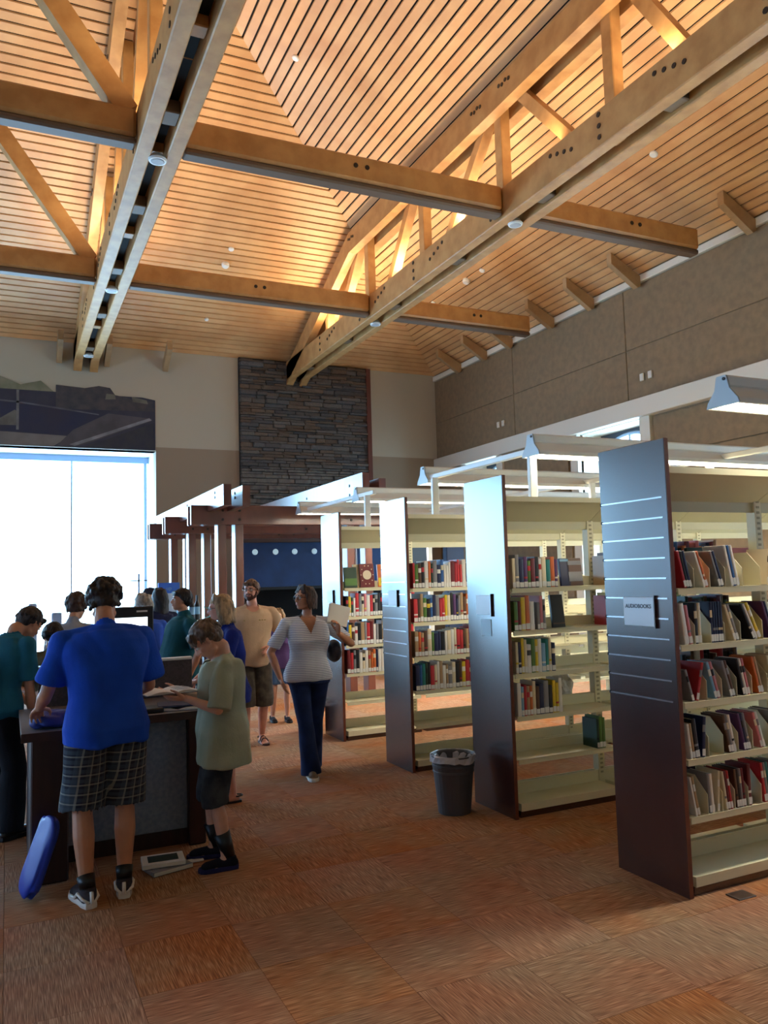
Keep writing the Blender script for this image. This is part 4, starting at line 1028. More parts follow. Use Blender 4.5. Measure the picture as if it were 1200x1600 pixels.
def person(loc, face, H, skin, label, sex='m', wid=1.0, belly=0, lean=0, head=(0, 0, 0), hands=None, elbow=((-.7,-.7,-.2),(.7,-.7,-.2)),
           feet=None, toes=(0, 0), vox=.007, hh=None, shirt=None, legs=None, shoes=None, hair=None, glasses=False, beard=None, curl=(.5,.5), palm=((1,0,0),(-1,0,0)), extra=None, eyes=True, handdir=(None, None)):
    root = empty('person', (loc[0], loc[1], 0), label, 'person', math.radians(face))
    T = TM if sex == 'm' else TF; hh = hh or .132*H
    hipz = .52*H; ln = math.radians(lean)
    def sp(p):     # bends the trunk forward about the hips, progressively
        p = Vector(p); t = max(0, min(1, (p.z-hipz)/(.3*H))); a = ln*t
        if p.z <= hipz: return p
        q = p-Vector((0, 0, hipz)); c, s = math.cos(a), math.sin(a)
        return Vector((q.x, q.y*c+q.z*s, -q.y*s+q.z*c))+Vector((0, 0, hipz))
    def spM(z):
        t = max(0, min(1, (z-hipz)/(.3*H))); return Matrix.Rotation(-ln*t, 3, 'X')
    def trings(z0, z1, inf=0, infx=0, n=24, flare=0):
        out = []; zs = sorted(set([z0, z1]+[t[0] for t in T if z0 < t[0] < z1]))
        for z in zs:
            zz = max(T[0][0], min(T[-1][0], z))
            for i in range(len(T)-1):
                if T[i][0] <= zz <= T[i+1][0]: break
            k = (zz-T[i][0])/(T[i+1][0]-T[i][0]); g = [T[i][j]*(1-k)+T[i+1][j]*k for j in (1,2,3)]
            bl = belly*math.exp(-((z-.62)/.07)**2)
            fl = flare*max(0, (.6-z)/.12)
            c = sp((0, (g[2]+bl*.55)*H, z*H)); out.append(ell(c, (g[0]*wid+inf+infx+fl)*H, (g[1]*wid**.5+inf+bl*.5+fl*.6)*H, spM(z*H), n))
        return out
    # joints
    SH = [sp((s*.107*wid*H*(1 if sex == 'm' else .93), -.006*H, .80*H)) for s in (-1, 1)]
    nb, hc0 = sp((0, -.012*H, .825*H)), sp((0, .0, .935*H-(.132*H-hh)*.2))
    pitch, yw, rl = [math.radians(a) for a in head]
    HM = Matrix.Rotation(yw, 3, 'Z') @ Matrix.Rotation(-pitch-ln*.4, 3, 'X') @ Matrix.Rotation(rl, 3, 'Y')
    neck_top = nb+(hc0-nb)*.42; hc = neck_top+HM @ ((hc0-nb)*.58*1.0+Vector((0, .012*H, 0)))
    f = hh/.235
    hp = lambda x, y, z: hc+HM @ Vector((x*f, y*f, z*f))
    hands = hands or ((-.2, .05, .47*H), (.2, .05, .47*H))
    feet = feet or ((-.055*H*wid, 0), (.055*H*wid, 0))
    EL, WR = [], []
    for i in (0, 1):
        e, t_ = ik(SH[i], hands[i], .172*H, .150*H, elbow[i]); EL.append(e); WR.append(t_)
    HP = [Vector((s*.050*wid*H, 0, .515*H)) for s in (-1, 1)]
    AK = []; KN = []
    for i in (0, 1):
        fx = feet[i]; a = Vector((fx[0], fx[1], (fx[2] if len(fx) > 2 else 0)+.045*H))
        td = Vector((math.sin(math.radians(toes[i])), math.cos(math.radians(toes[i])), 0))*-1
        k, a = ik(HP[i], a, .242*H, .236*H, (-td.x*-1, 1, 0)); KN.append(k); AK.append(a)
    # ---- body
    b = MB(); g = H/1.72
    b.loft(trings(.495, .835))
    for i in (0, 1):
        s = -1 if i == 0 else 1; ww = wid**.6
        b.blob(SH[i]+Vector((0,0,-.012*g)), .038*g*ww)
        b.cap(SH[i]+(EL[i]-SH[i])*.08, EL[i], .041*g*ww, .034*g*ww); b.cap(EL[i], EL[i]+(WR[i]-EL[i])*.35, .034*g*ww, .036*g*ww); b.cap(EL[i]+(WR[i]-EL[i])*.35, WR[i], .036*g*ww, .024*g)
        b.cap(HP[i]+Vector((0,0,.01)), KN[i], .080*g*ww, .050*g*ww); b.cap(KN[i], KN[i]+(AK[i]-KN[i])*.35+Vector((0,-.012*g,0)), .048*g*ww, .053*g*ww); b.cap(KN[i]+(AK[i]-KN[i])*.35+Vector((0,-.012*g,0)), AK[i], .053*g*ww, .032*g)
        # foot
        ta = math.radians(toes[i]); fd = Vector((-math.sin(ta), math.cos(ta), 0)); z0 = AK[i].z-.045*H
        hl = Vector((AK[i].x, AK[i].y, z0+.030*g))-fd*.03*g
        b.cap(hl, hl+fd*.13*g+Vector((0,0,-.004*g)), .030*g, .030*g); b.cap(AK[i], hl+fd*.09*g, .032*g, .028*g)
        sd = Vector((fd.y, -fd.x, 0))
        for k in range(5):
            u = (k-2)*.0155*g*s; b.cap(hl+fd*.10*g+sd*u+Vector((0,0,-.012*g)), hl+fd*(.185-.010*abs(k if s > 0 else k))*g*1.0+sd*u*1.15+Vector((0,0,-.018*g)), .015*g, .0095*g, 8)
        # hand
        d = (WR[i]-EL[i]).normalized()
        if handdir[i]: d = Vector(handdir[i]).normalized()
        pn = Vector(palm[i]); pn = (pn-d*pn.dot(d)).normalized(); sdv = d.cross(pn)*(1 if i == 1 else -1)   # sdv: towards the thumb
        W0 = WR[i]; hs = g*1.0
        rings = []
        for t_, hw, th in ((-.01,.022,.017),(.02,.030,.016),(.055,.040,.015),(.088,.041,.012),(.096,.036,.009)):
            c = W0+d*t_*hs; rings.append([c+sdv*(hw*hs*math.cos(q))+pn*(th*hs*math.sin(q)) for q in np.linspace(0, 2*math.pi, 13)[:-1]])
        b.loft([[tuple(v) for v in r] for r in rings])
        cl = curl[i]
        for k, (u, ln_) in enumerate(((.031,.070),(.0105,.080),(-.0105,.074),(-.031,.058))):
            base = W0+d*.088*hs+sdv*u*hs; dirv = d.copy(); p = base; rr_ = (.0092,.0084,.0074,.0064)
            for q in range(3):
                dirv = (Matrix.Rotation(cl*(.5 if q == 0 else .75), 3, pn.cross(d)*-1) @ dirv).normalized() if True else dirv
                p2 = p+dirv*ln_*hs*(.42,.32,.26)[q]+sdv*u*.05*hs; b.cap(p, p2, rr_[q]*hs, rr_[q+1]*hs, 8); p = p2
        tb0 = W0+d*.022*hs+sdv*.024*hs+pn*.006*hs; t1 = tb0+(d*.6+sdv*.7+pn*.25).normalized()*.042*hs; t2 = t1+(d*.85+sdv*.25+pn*.35).normalized()*.034*hs; t3 = t2+(d*.95+pn*.3).normalized()*.024*hs
        b.cap(tb0, t1, .014*hs, .0115*hs, 8); b.cap(t1, t2, .011*hs, .0095*hs, 8); b.cap(t2, t3, .0092*hs, .007*hs, 8)
    b.cap(nb-Vector((0,0,.03*g)), neck_top, (.060 if sex == 'm' else .050)*g, (.054 if sex == 'm' else .045)*g); b.cap(neck_top, hp(0,-.02,-.03), (.052 if sex == 'm' else .043)*g, .05*f)
    for s in (-1, 1): b.cap(sp((s*.02*H, -.01*H, .835*H)), SH[0 if s < 0 else 1]+Vector((-s*.035*g,0,-.030*g)), .022*g, .020*g)
    # head
    b.blob(hp(0,-.012,.035), (.076*f,.096*f,.080*f), HM, 20); b.blob(hp(0,.020,-.025), (.062*f,.070*f,.082*f), HM, 18)
    b.blob(hp(0,.058,-.082), (.030*f,.026*f,.024*f), HM); b.cap(hp(-.045,.01,-.066), hp(-.012,.055,-.088), .022*f, .018*f); b.cap(hp(.045,.01,-.066), hp(.012,.055,-.088), .022*f, .018*f)
    b.cap(hp(0,.084,.012), hp(0,.103,-.022), .009*f, .014*f, 10); b.blob(hp(-.012,.092,-.026), .010*f); b.blob(hp(.012,.092,-.026), .010*f)
    b.cap(hp(-.034,.076,.026), hp(.034,.076,.026), .014*f, .014*f, 8); b.cap(hp(-.036,.062,-.018), hp(-.03,.066,-.03), .020*f, .018*f, 8); b.cap(hp(.036,.062,-.018), hp(.03,.066,-.03), .020*f, .018*f, 8)
    b.cap(hp(-.014,.084,-.050), hp(.014,.084,-.050), .009*f, .009*f, 8); b.cap(hp(-.012,.080,-.060), hp(.012,.080,-.060), .009*f, .009*f, 8)
    for s in (-1, 1): b.cap(hp(s*.076,-.008,.012), hp(s*.072,-.002,-.020), .015*f, .009*f, 8)
    me = remesh(b, vox, 3, .45); me.name = 'body'; me.materials.append(skin); body = link('body', me, root)
    if eyes:
        for s in (-1, 1):
            MB().blob(hp(s*.030,.0765,.006), .0125*f, HM, 12).obj('eye', mat('eye_white', (224,222,216), .3), root, smooth=True)
            MB().blob(hp(s*.030,.0858,.006), .0058*f, HM, 10).obj('iris', mat('iris_dark', (46,34,28), .2), root, smooth=True)
            MB().cap(hp(s*.016,.0905,.028), hp(s*.046,.079,.028), .0042*f, .003*f, 8).obj('eyebrow', hair['mat'] if hair and hair.get('mat') else m_black, root, smooth=True)
        MB().blob(hp(0,.0905,-.055), (.020*f,.005*f,.0065*f), HM, 12).obj('lips', mat('lip_pink', (168,96,88), .5), root, smooth=True)
    # ---- shirt
    if shirt:
        z0 = shirt['hem']/H; inf = shirt.get('inf', .010); c = MB()
        c.loft(trings(z0, .818, inf, 0, 28, shirt.get('flare', .0))); c.loft(trings(.79, .835, .003)); c.cap(nb-Vector((0,0,.02*g)), nb+(neck_top-nb)*.45, .070*g, .060*g)
        if sex == 'f':
            for s in (-1, 1): c.blob(sp((s*.042*H,.050*H,.715*H)), (.040*H,.034*H,.038*H))
        sl = shirt.get('sleeve', .62)
        for i in (0, 1):
            a, e, w_ = SH[i], EL[i], WR[i]; r0, r1 = .056*g*wid**.5, shirt.get('cuff', .060)*g
            c.cap(sp((0,-.010*H,.826*H)), a+Vector((0,0,.002)), .046*g, .048*g*wid**.5); c.cap(nb-Vector((0,0,.035*g)), a+Vector((0,-.004,.0)), .066*g, .050*g); c.cap(sp((0,-.010*H,.76*H)), a+Vector((0,0,-.04)), .060*g, .046*g*wid**.5)
            if sl <= 1: c.tube([a-(e-a).normalized()*.01, a+(e-a)*sl*.5, a+(e-a)*sl], [r0, (r0+r1)/2, r1], 18)
            else:
                c.cap(a, e, r0, .048*g); c.tube([e, e+(w_-e)*(sl-1)], [.048*g, .036*g], 16); c.blob(e, .047*g)
            c.blob(a, .055*g*wid**.5)
        me = remesh(c, max(vox, .007), 7, .5); displace(me, lambda c_: .004+0*c_[:, 0]); displace(me, folds(shirt.get('fold', .0035)*1.55, 1.0, int(loc[0]*37)+3)); cut_neck(me, nb, g, shirt.get('neck')); me.name = 'shirt'; me.materials.append(shirt['mat']); so = link('shirt', me, root)
        so['label'] = shirt['label']
    # ---- trousers
    if legs:
        c = MB(); inf = legs.get('inf', .006); c.loft(trings(.485, legs.get('waist', .54), .002))
        zh = legs['hem']; r0, r1 = legs.get('r', (.098, .092)); mid = legs.get('mid')
        for i in (0, 1):
            h, k, a = HP[i], KN[i], AK[i]
            c.blob(h+Vector((0,-.01,.0)), (r0*g*.98,r0*g*.98,.10*g))
            if zh >= k.z: t_ = (h.z-zh)/(h.z-k.z); c.tube([h, h+(k-h)*t_*.5, h+(k-h)*t_], [r0*g, (r0+r1)/2*g, r1*g], 20)
            else:
                t_ = (k.z-zh)/(k.z-a.z); t_ = min(t_, 1.25); rm = (mid or (r0*.62+r1*.38))
                c.tube([h, h+(k-h)*.5, k, k+(a-k)*t_*.5, k+(a-k)*t_], [r0*g, (r0+rm)/2*g, rm*g, (rm*.55+r1*.45)*g, r1*g], 20)
        me = remesh(c, max(vox, .007), 2, .5); displace(me, folds(legs.get('fold', .0035), 1.1, 9)); me.name = legs.get('name', 'trousers'); me.materials.append(legs['mat']); lo_ = link(me.name, me, root); lo_['label'] = legs['label']
    # ---- shoes
    if shoes:
        for i in (0, 1):
            ta = math.radians(toes[i]); fd = Vector((-math.sin(ta), math.cos(ta), 0)); sd = Vector((fd.y, -fd.x, 0)); a = AK[i]; z0 = a.z-.045*H
            P = lambda u, v, z: Vector((a.x, a.y, z0))+fd*u*g+sd*v*g+Vector((0,0,z*g))
            out = [(-.085,.0),(-.078,.026),(-.03,.036),(.03,.036),(.09,.044),(.14,.043),(.175,.028),(.188,0)]
            out = out+[(u, -v) for u, v in out[::-1][1:-1]]
            if shoes['kind'] == 'sandal':
                so = MB().prism([P(u+.01, v*.95, .0) for u, v in out], (0,0,.018*g)).obj('sandal_sole', shoes['mat'], root); fixnorm(so.data)
                for u_, hgt, hw in ((.10,.052,.040),(.045,.066,.036)):
                    MB().tube([P(u_, hw*math.cos(t), .012+hgt*math.sin(t)) for t in np.linspace(0, math.pi, 11)], .0065*g, 8).obj('strap', shoes['mat'], so, smooth=True)
                MB().tube([P(-.02-.06*math.sin(t), .036*math.cos(t), .055) for t in np.linspace(0, math.pi, 11)], .006*g, 8).obj('strap', shoes['mat'], so, smooth=True)
            else:
                c = MB(); c.cap(P(-.045,0,.040), P(.03,0,.045), .040*g, .040*g); c.cap(P(.0,0,.048), P(.13,0,.034), .040*g, .036*g); c.blob(P(.13,0,.034), (.044*g,.044*g,.030*g))
                c.tube([P(-.025,0,.04), P(-.03,0,.092)], [.045*g, .041*g], 16)
                me = remesh(c, .007, 2); 
                co = [v.co for v in me.vertices]
                for v in me.vertices: v.co.z = max(v.co.z, z0+.012*g)
                me.name = 'shoe'; me.materials.append(shoes['mat']); so = link('shoe', me, root); so['label'] = shoes.get('label', 'shoe')
                s2 = MB(); s2.loft([[tuple(P(u, v*1.06, 0)) for u, v in out], [tuple(P(u*1.02, v*1.14, .012)) for u, v in out], [tuple(P(u*1.01, v*1.08, .030)) for u, v in out]])
                s3 = s2.obj('sole', shoes.get('sole', m_white), so); fixnorm(s3.data)
                if shoes.get('trim'):
                    for s in (-1, 1): MB().tube([P(-.082,s*.012,.03), P(-.06,s*.042,.05), P(.0,s*.047,.065), P(.05,s*.045,.03), P(.10,s*.047,.028)], .008*g, 8).obj('side_stripe', shoes['trim'], so, smooth=True)
                    MB().tube([P(-.088,0,.028), P(-.080,0,.085)], .010*g, 8).obj('heel_tab', shoes['trim'], so, smooth=True)
                if shoes.get('sock'): MB().tube([P(-.022,0,.085), a+(KN[i]-a)*shoes['sock']], [.041*g, (.040+.045*shoes['sock'])*g], 16).obj('sock', m_black, root, smooth=True)
    # ---- hair
    if hair:
        c = MB(); st = hair['style']; hm = hair['mat']
        if st == 'cap':
            c.blob(hp(0,-.012,.052), (.083*f,.10*f,.072*f), HM, 20); me = remesh(c, .008, 2); me.name = 'cap'; me.materials.append(hm); ho = link('cap', me, root); ho['label'] = 'dark cap'
            MB().prism([hp(-.06,.07,.05), hp(-.04,.145,.035), hp(0,.16,.032), hp(.04,.145,.035), hp(.06,.07,.05)], HM @ Vector((0,0,.008))).obj('peak', hm, ho)
        else:
            rr = random.Random(int(H*1000))
            c.blob(hp(0,-.022,.048), (.084*f,.098*f,.076*f), HM, 20); c.blob(hp(0,-.055,.0), (.076*f,.058*f,.076*f), HM, 16)
            if st in ('curly', 'short', 'shaggy'):
                for s in (-1, 1): c.cap(hp(s*.072,.01,.045), hp(s*.072,-.02,-.005), .018*f, .016*f)
                c.cap(hp(-.05,.068,.075), hp(.05,.068,.075), .022*f, .022*f)
            if st == 'curly':
                for k in range(46):
                    t = rr.uniform(0, 6.28); x_, y_ = math.cos(t), math.sin(t)
                    if y_ < .1: c.blob(hp(x_*.074, y_*.078-.022, rr.uniform(-.055,-.01)), rr.uniform(.012,.018)*f, None, 8)
                hk = 1.06
                for k in range(230):
                    t, ph_ = rr.uniform(0, 6.28), rr.uniform(-.5, 1.45)
                    v = Vector((math.cos(t)*math.cos(ph_), math.sin(t)*math.cos(ph_), math.sin(ph_)))
                    if v.y > .45 and v.z < .45: continue
                    c.blob(hp(v.x*.088*hk, v.y*.100*hk-.02, v.z*.090*hk+.04), rr.uniform(.011,.021)*f, None, 8)
            if st == 'shaggy' or st == 'short':
                for k in range(150):
                    t, ph_ = rr.uniform(0, 6.28), rr.uniform(-.3, 1.45)
                    v = Vector((math.cos(t)*math.cos(ph_), math.sin(t)*math.cos(ph_), math.sin(ph_)))
                    if v.y > .5 and v.z < .35: continue
                    p = hp(v.x*.080, v.y*.096-.02, v.z*.078+.045); q = hp(v.x*.092, v.y*.108-.02+(.012 if v.y > 0 else 0), v.z*.080+.045-.032)
                    c.cap(p, q, .011*f, .006*f, 6)
                if hair.get('fringe'):
                    for k in range(26):
                        x = rr.uniform(-.07,.07); c.cap(hp(x,.072-abs(x)*.3,.095), hp(x*1.1,.098-abs(x)*.5,rr.uniform(.02,.045)), .013*f, .006*f, 6)
            if st in ('bob', 'long'):
                dz = hair.get('len', .14)
                for k in range(150):
                    t = rr.uniform(-.55, math.pi+.55); x, y = -math.cos(t), -math.sin(t)
                    a_, b_ = hp(x*.060, y*.070-.015, .10), hp(x*.088, y*.098-.02, .03)
                    e_ = hp(x*(.094 if st == 'bob' else .09), y*.095-.025, -dz+rr.uniform(-.02,.02))
                    m_ = hp(x*.096, y*.104-.02, -.03)
                    c.cap(a_, b_, .014*f, .013*f, 6); c.cap(b_, m_, .013*f, .012*f, 6); c.cap(m_, e_, .012*f, .006*f, 6)
                for k in range(14):
                    x = rr.uniform(-.07,.07); c.cap(hp(x*.6,.03,.125), hp(x*1.15,.080-abs(x)*.5,.055), .012*f, .008*f, 6)
            me = remesh(c, hair.get('vox', .006 if vox < .008 else .009), 1, .4); displace(me, folds(.0018, 4, 5)); me.name = 'hair'; me.materials.append(hm); link('hair', me, root)
    if beard:
        c = MB()
        for s in (-1, 1): c.cap(hp(s*.068,.012,-.02), hp(s*.052,.030,-.065), .012*f, .018*f); c.cap(hp(s*.052,.030,-.065), hp(0,.066,-.092), .020*f, .024*f); c.cap(hp(s*.03,.072,-.045), hp(s*.034,.058,-.075), .010*f, .014*f)
        c.cap(hp(-.022,.089,-.040), hp(.022,.089,-.040), .008*f, .008*f); c.blob(hp(0,.072,-.082), (.03*f,.022*f,.024*f), HM)
        me = remesh(c, .005, 1); me.name = 'beard'; me.materials.append(beard); link('beard', me, root)
    if glasses:
        c = MB()
        for s in (-1, 1):
            c.tube([hp(s*.032+.022*math.cos(t), .102-.010*abs(s*.032+.022*math.cos(t))/.05, .004+.017*math.sin(t)) for t in np.linspace(0, 2*math.pi, 17)], .0022*f, 6, cap=False)
            c.tube([hp(s*.054,.094,.008), hp(s*.078,.05,.010), hp(s*.082,-.005,.008)], .002*f, 6)
        c.tube([hp(-.010,.104,.008), hp(.010,.104,.008)], .002*f, 6); c.obj('glasses', m_black, root)
    return dict(root=root, WR=WR, EL=EL, SH=SH, hp=hp, sp=sp, HP=HP, KN=KN, AK=AK, g=g, H=H, body=body)
def skinm(n, c): 
    M = mat('skin_'+n, c, .5, noise=(tuple(int(v*.95) for v in c), 12, (1,1,1))); M.node_tree.nodes['Principled BSDF'].inputs['Subsurface Weight'].default_value = .0; return M
sk1, sk2, sk3, sk4 = skinm('fair', (222,168,140)), skinm('warm', (206,146,112)), skinm('tan', (188,130,98)), skinm('rosy', (226,162,138))
def cloth(n, c, c2=None, s=6, **k): return mat('cloth_'+n, c, .85, noise=(c2 or tuple(int(v*.9) for v in c), s, (1,1,1)), bump=(.12, 90), spec=.2, **k)
def hairm(n, c): return mat('hair_'+n, c, .55, noise=(tuple(int(v*.6) for v in c), 40, (1,1,.4)), bump=(.5, 60), spec=.3)
def plaid():
    M = bpy.data.materials.new('plaid_cloth'); M.use_nodes = True; nt = M.node_tree; N = nt.nodes; L = nt.links; b = N['Principled BSDF']; b.inputs['Roughness'].default_value = .85
    tc = N.new('ShaderNodeTexCoord'); sx = N.new('ShaderNodeSeparateXYZ'); L.new(tc.outputs['Object'], sx.inputs[0])
    def band(src, sc_, lo, ph):
        a = N.new('ShaderNodeMath'); a.operation = 'MULTIPLY'; a.inputs[1].default_value = sc_; L.new(src, a.inputs[0])
        o_ = N.new('ShaderNodeMath'); o_.operation = 'ADD'; o_.inputs[1].default_value = ph; L.new(a.outputs[0], o_.inputs[0])
        f_ = N.new('ShaderNodeMath'); f_.operation = 'FRACT'; L.new(o_.outputs[0], f_.inputs[0])
        g_ = N.new('ShaderNodeMath'); g_.operation = 'LESS_THAN'; g_.inputs[1].default_value = lo; L.new(f_.outputs[0], g_.inputs[0]); return g_.outputs[0]
    xy = N.new('ShaderNodeMath'); xy.operation = 'ADD'; L.new(sx.outputs[0], xy.inputs[0]); yy2 = N.new('ShaderNodeMath'); yy2.operation = 'MULTIPLY'; yy2.inputs[1].default_value = .6; L.new(sx.outputs[1], yy2.inputs[0]); L.new(yy2.outputs[0], xy.inputs[1])
    col = None
    def mixc(prev, fac, c2, amt):
        m_ = N.new('ShaderNodeMix'); m_.data_type = 'RGBA'
        if prev is None: m_.inputs[6].default_value = lin((22,28,48))+(1,)
        else: L.new(prev, m_.inputs[6])
        m_.inputs[7].default_value = lin(c2)+(1,); k_ = N.new('ShaderNodeMath'); k_.operation = 'MULTIPLY'; k_.inputs[1].default_value = amt; L.new(fac, k_.inputs[0]); L.new(k_.outputs[0], m_.inputs[0]); return m_.outputs[2]
    col = mixc(None, band(xy.outputs[0], 20, .4, .1), (62,76,88), .5); col = mixc(col, band(sx.outputs[2], 20, .4, .3), (62,76,88), .5)
    col = mixc(col, band(xy.outputs[0], 20, .16, .72), (168,170,158), .42); col = mixc(col, band(sx.outputs[2], 20, .16, .62), (168,170,158), .42)
    L.new(col, b.inputs['Base Color']); return M
def stripes():
    M = mat('striped_cloth', (206,206,214), .85); nt = M.node_tree; N = nt.nodes; L = nt.links
    tc = N.new('ShaderNodeTexCoord'); wv = N.new('ShaderNodeTexWave'); wv.bands_direction = 'Z'; wv.inputs['Scale'].default_value = 22; wv.inputs['Distortion'].default_value = .8; wv.inputs['Detail'].default_value = 1
    L.new(tc.outputs['Object'], wv.inputs[0]); cr = N.new('ShaderNodeValToRGB'); cr.color_ramp.elements[0].position = .3; cr.color_ramp.elements[1].position = .6
    cr.color_ramp.elements[0].color = lin((150,154,170))+(1,); cr.color_ramp.elements[1].color = lin((224,224,230))+(1,); L.new(wv.outputs[0], cr.inputs[0]); L.new(cr.outputs[0], N['Principled BSDF'].inputs['Base Color']); return M
camo = mat('cloth_camo', (84,76,66), .9, noise=((48,42,38), 14, (1,1,1)))
camo2 = mat('cloth_camo_dark', (62,64,66), .9, noise=((30,32,38), 12, (1,1,1)))
m_darkcl = cloth('black', (24,26,34)); m_royal = cloth('royal', (30,84,204), (26,74,186))
# 1 man in blue, seen from behind
p1 = person((.49,4.62), 2, 1.715, sk2, 'man in bright blue T-shirt and plaid shorts seen from behind at the desk', wid=1.12, belly=.01, lean=7, head=(26,-8,0), vox=.0058,
   hands=((-.31,.33,.99),(.17,.36,1.02)), elbow=((-.35,-.5,-1),(.45,-.4,-1)), feet=((-.10,.0),(.10,.05)), toes=(12,-10), palm=((.3,-.2,-1),(-.3,-.2,-1)), curl=(.7,.5),
   shirt=dict(mat=m_royal, hem=.83, inf=.017, sleeve=.80, cuff=.078, fold=.005, flare=.004, neck='round', label='bright blue short-sleeved T-shirt'),
   legs=dict(mat=plaid(), hem=.475, r=(.112,.118), inf=.012, name='shorts', label='navy and pale plaid shorts'),
   shoes=dict(kind='shoe', mat=cloth('shoe_grey', (66,60,66)), trim=BM['white'], sole=BM['white'], label='dark grey trainer with white trim', sock=.16), hair=dict(style='curly', mat=hairm('darkbrown', (66,52,44))))
# 2 boy in green
p2 = person((1.18,4.86), 82, 1.455, sk1, 'boy in sage green T-shirt reading an open book at the desk corner', wid=.96, lean=1, head=(46,0,0), vox=.0058, hh=.222,
   hands=((-.10,.22,.99),(.12,.24,1.0)), elbow=((-.6,-.6,-.8),(.6,-.6,-.8)), feet=((-.11,.0),(.13,.05)), toes=(4,-4), palm=((.5,0,1),(-.5,0,1)), curl=(.35,.35), handdir=((.1,1,.05),(-.1,1,.05)),
   shirt=dict(mat=cloth('sage', (172,178,154), (158,166,142)), hem=.595, inf=.026, sleeve=.98, cuff=.080, fold=.006, flare=.018, neck='round', label='loose sage green T-shirt'),
   legs=dict(mat=camo2, hem=.365, r=(.098,.098), inf=.012, name='shorts', label='dark patterned knee-length shorts'),
   shoes=dict(kind='shoe', mat=cloth('shoe_navy', (28,28,40)), sole=cloth('sole_blue', (44,46,92)), label='dark chunky trainer', sock=.42), hair=dict(style='short', fringe=True, mat=hairm('ashbrown', (124,104,88))))
ob_ = openbook((1.18-.31,4.86+.05,1.022), math.radians(8), .32, .24, 'open book held up by the boy in green', tilt=math.radians(0))
# 3 blonde woman in dark blue
p3 = person((1.56,6.20), 88, 1.565, sk4, 'blonde woman in glasses and dark blue top standing behind the boy', sex='f', wid=1.08, lean=3, head=(6,-10,0), vox=.0068,
   hands=((-.12,.26,.93),(.10,.25,.90)), elbow=((-.8,-.6,-.3),(.8,-.6,-.3)), feet=((-.08,0),(.07,.04)), palm=((.6,0,-1),(-.6,0,-1)), curl=(.5,.5),
   shirt=dict(mat=cloth('navyblue', (26,42,128), (22,34,108)), hem=.74, inf=.014, sleeve=1.45, fold=.005, label='dark blue long top'),
   legs=dict(mat=m_darkcl, hem=.26, r=(.100,.058), mid=.066, name='trousers', label='black cropped trousers'), shoes=dict(kind='sandal', mat=m_black), glasses=True,
   hair=dict(style='bob', len=.13, mat=hairm('blonde', (190,158,120))))
# 4 bearded man
p4 = person((2.31,8.17), 172, 1.67, sk4, 'bearded man in glasses and beige T-shirt, hand on hip', wid=1.08, belly=.012, lean=-2, head=(0,-26,0), vox=.0068,
   hands=((-.17,.16,.98),(.19,.05,.90)), elbow=((-.8,-.6,-.3),(1,-.1,.15)), feet=((-.08,-.02),(.09,.06)), toes=(8,-8), palm=((.7,0,-.6),(-1,0,-.2)), curl=(.5,.7), handdir=(None,(-.5,.2,-1)),
   shirt=dict(mat=cloth('beige', (214,184,154), (202,172,142)), hem=.80, inf=.013, sleeve=.72, cuff=.070, fold=.005, neck='round', label='beige T-shirt with faint print'),
   legs=dict(mat=camo, hem=.40, r=(.106,.100), inf=.010, name='shorts', label='brown patterned cargo shorts'), shoes=dict(kind='sandal', mat=mat('sandal_brown', (66,38,30), .6)), glasses=True,
   beard=hairm('beard', (104,58,44)), hair=dict(style='shaggy', mat=hairm('redbrown', (122,84,58))))
bk = MB()
for k in range(9): 
    if k != 5: bk.box((-.115+k*.026,0,0), (-.098+k*.026,.001,.011))
o = bk.obj('chest_print', mat('print_olive', (166,146,96), .8), p4['root'], loc=(0,.138,1.255)); o.rotation_euler = (math.radians(4),0,0)
# 5 woman in striped top
p5 = person((2.36,6.62), 172, 1.60, sk3, 'brown-haired woman in striped V-neck and jeans walking with papers raised', sex='f', wid=1.12, belly=.008, lean=0, head=(-2,-62,0), vox=.0060,
   hands=((.24,.12,1.20),(-.24,.05,.80)) if 0 else ((-.215,.24,1.20),(.255,.06,.83)), elbow=((-1,-.5,-.8),(1,-.4,0)), feet=((-.07,-.22,.01),(.02,.10)), toes=(-6,0), palm=((1,.3,0),(-.7,.3,0)), curl=(.9,.35), handdir=((.15,.35,1),None),
   shirt=dict(mat=stripes(), hem=.80, inf=.010, sleeve=.80, cuff=.056, fold=.0035, neck='v', neckmat=BM['white'], label='white and grey fine-striped V-neck top'),
   legs=dict(mat=cloth('denim', (34,50,92), (26,38,72), 8), hem=.03, r=(.100,.092), mid=.068, fold=.0028, name='jeans', label='dark blue flared jeans'),
   shoes=dict(kind='shoe', mat=cloth('shoe_tan', (120,108,96)), sole=m_white, label='light canvas shoe'), glasses=True, hair=dict(style='bob', len=.085, mat=hairm('brown', (78,54,44))))

hw = p5['root'].matrix_basis @ p5['WR'][0] if False else Matrix.Translation(p5['root'].location) @ Matrix.Rotation(math.radians(172), 4, 'Z') @ p5['WR'][0].to_4d()
hw = Vector(hw[:3])
pr = empty('papers', hw+Vector((-.01,-.02,.07)), 'sheaf of white papers raised in the walking woman\'s hand', 'papers'); pr.rotation_euler = (math.radians(-12), math.radians(18), math.radians(-8))
for k in range(3): MB().box((-.10,-.001+k*.004,0), (.075,.0005+k*.004,.17)).obj('sheet', BM['white'], pr).rotation_euler = (0, math.radians(-3*k), 0)
m_bagdk = mat('bag_leather', (34,30,44), .5)
q = MB(); q.blob((0,0,0), (.07,.13,.10)); me = remesh(q, .01, 2); me.name = 'shoulder_bag'; me.materials.append(m_bagdk)
link('shoulder_bag', me, p5['root'], (-.24,-.05,1.03))
def far(nm_, *a, **k): return person(*a, vox=.0095, **k)
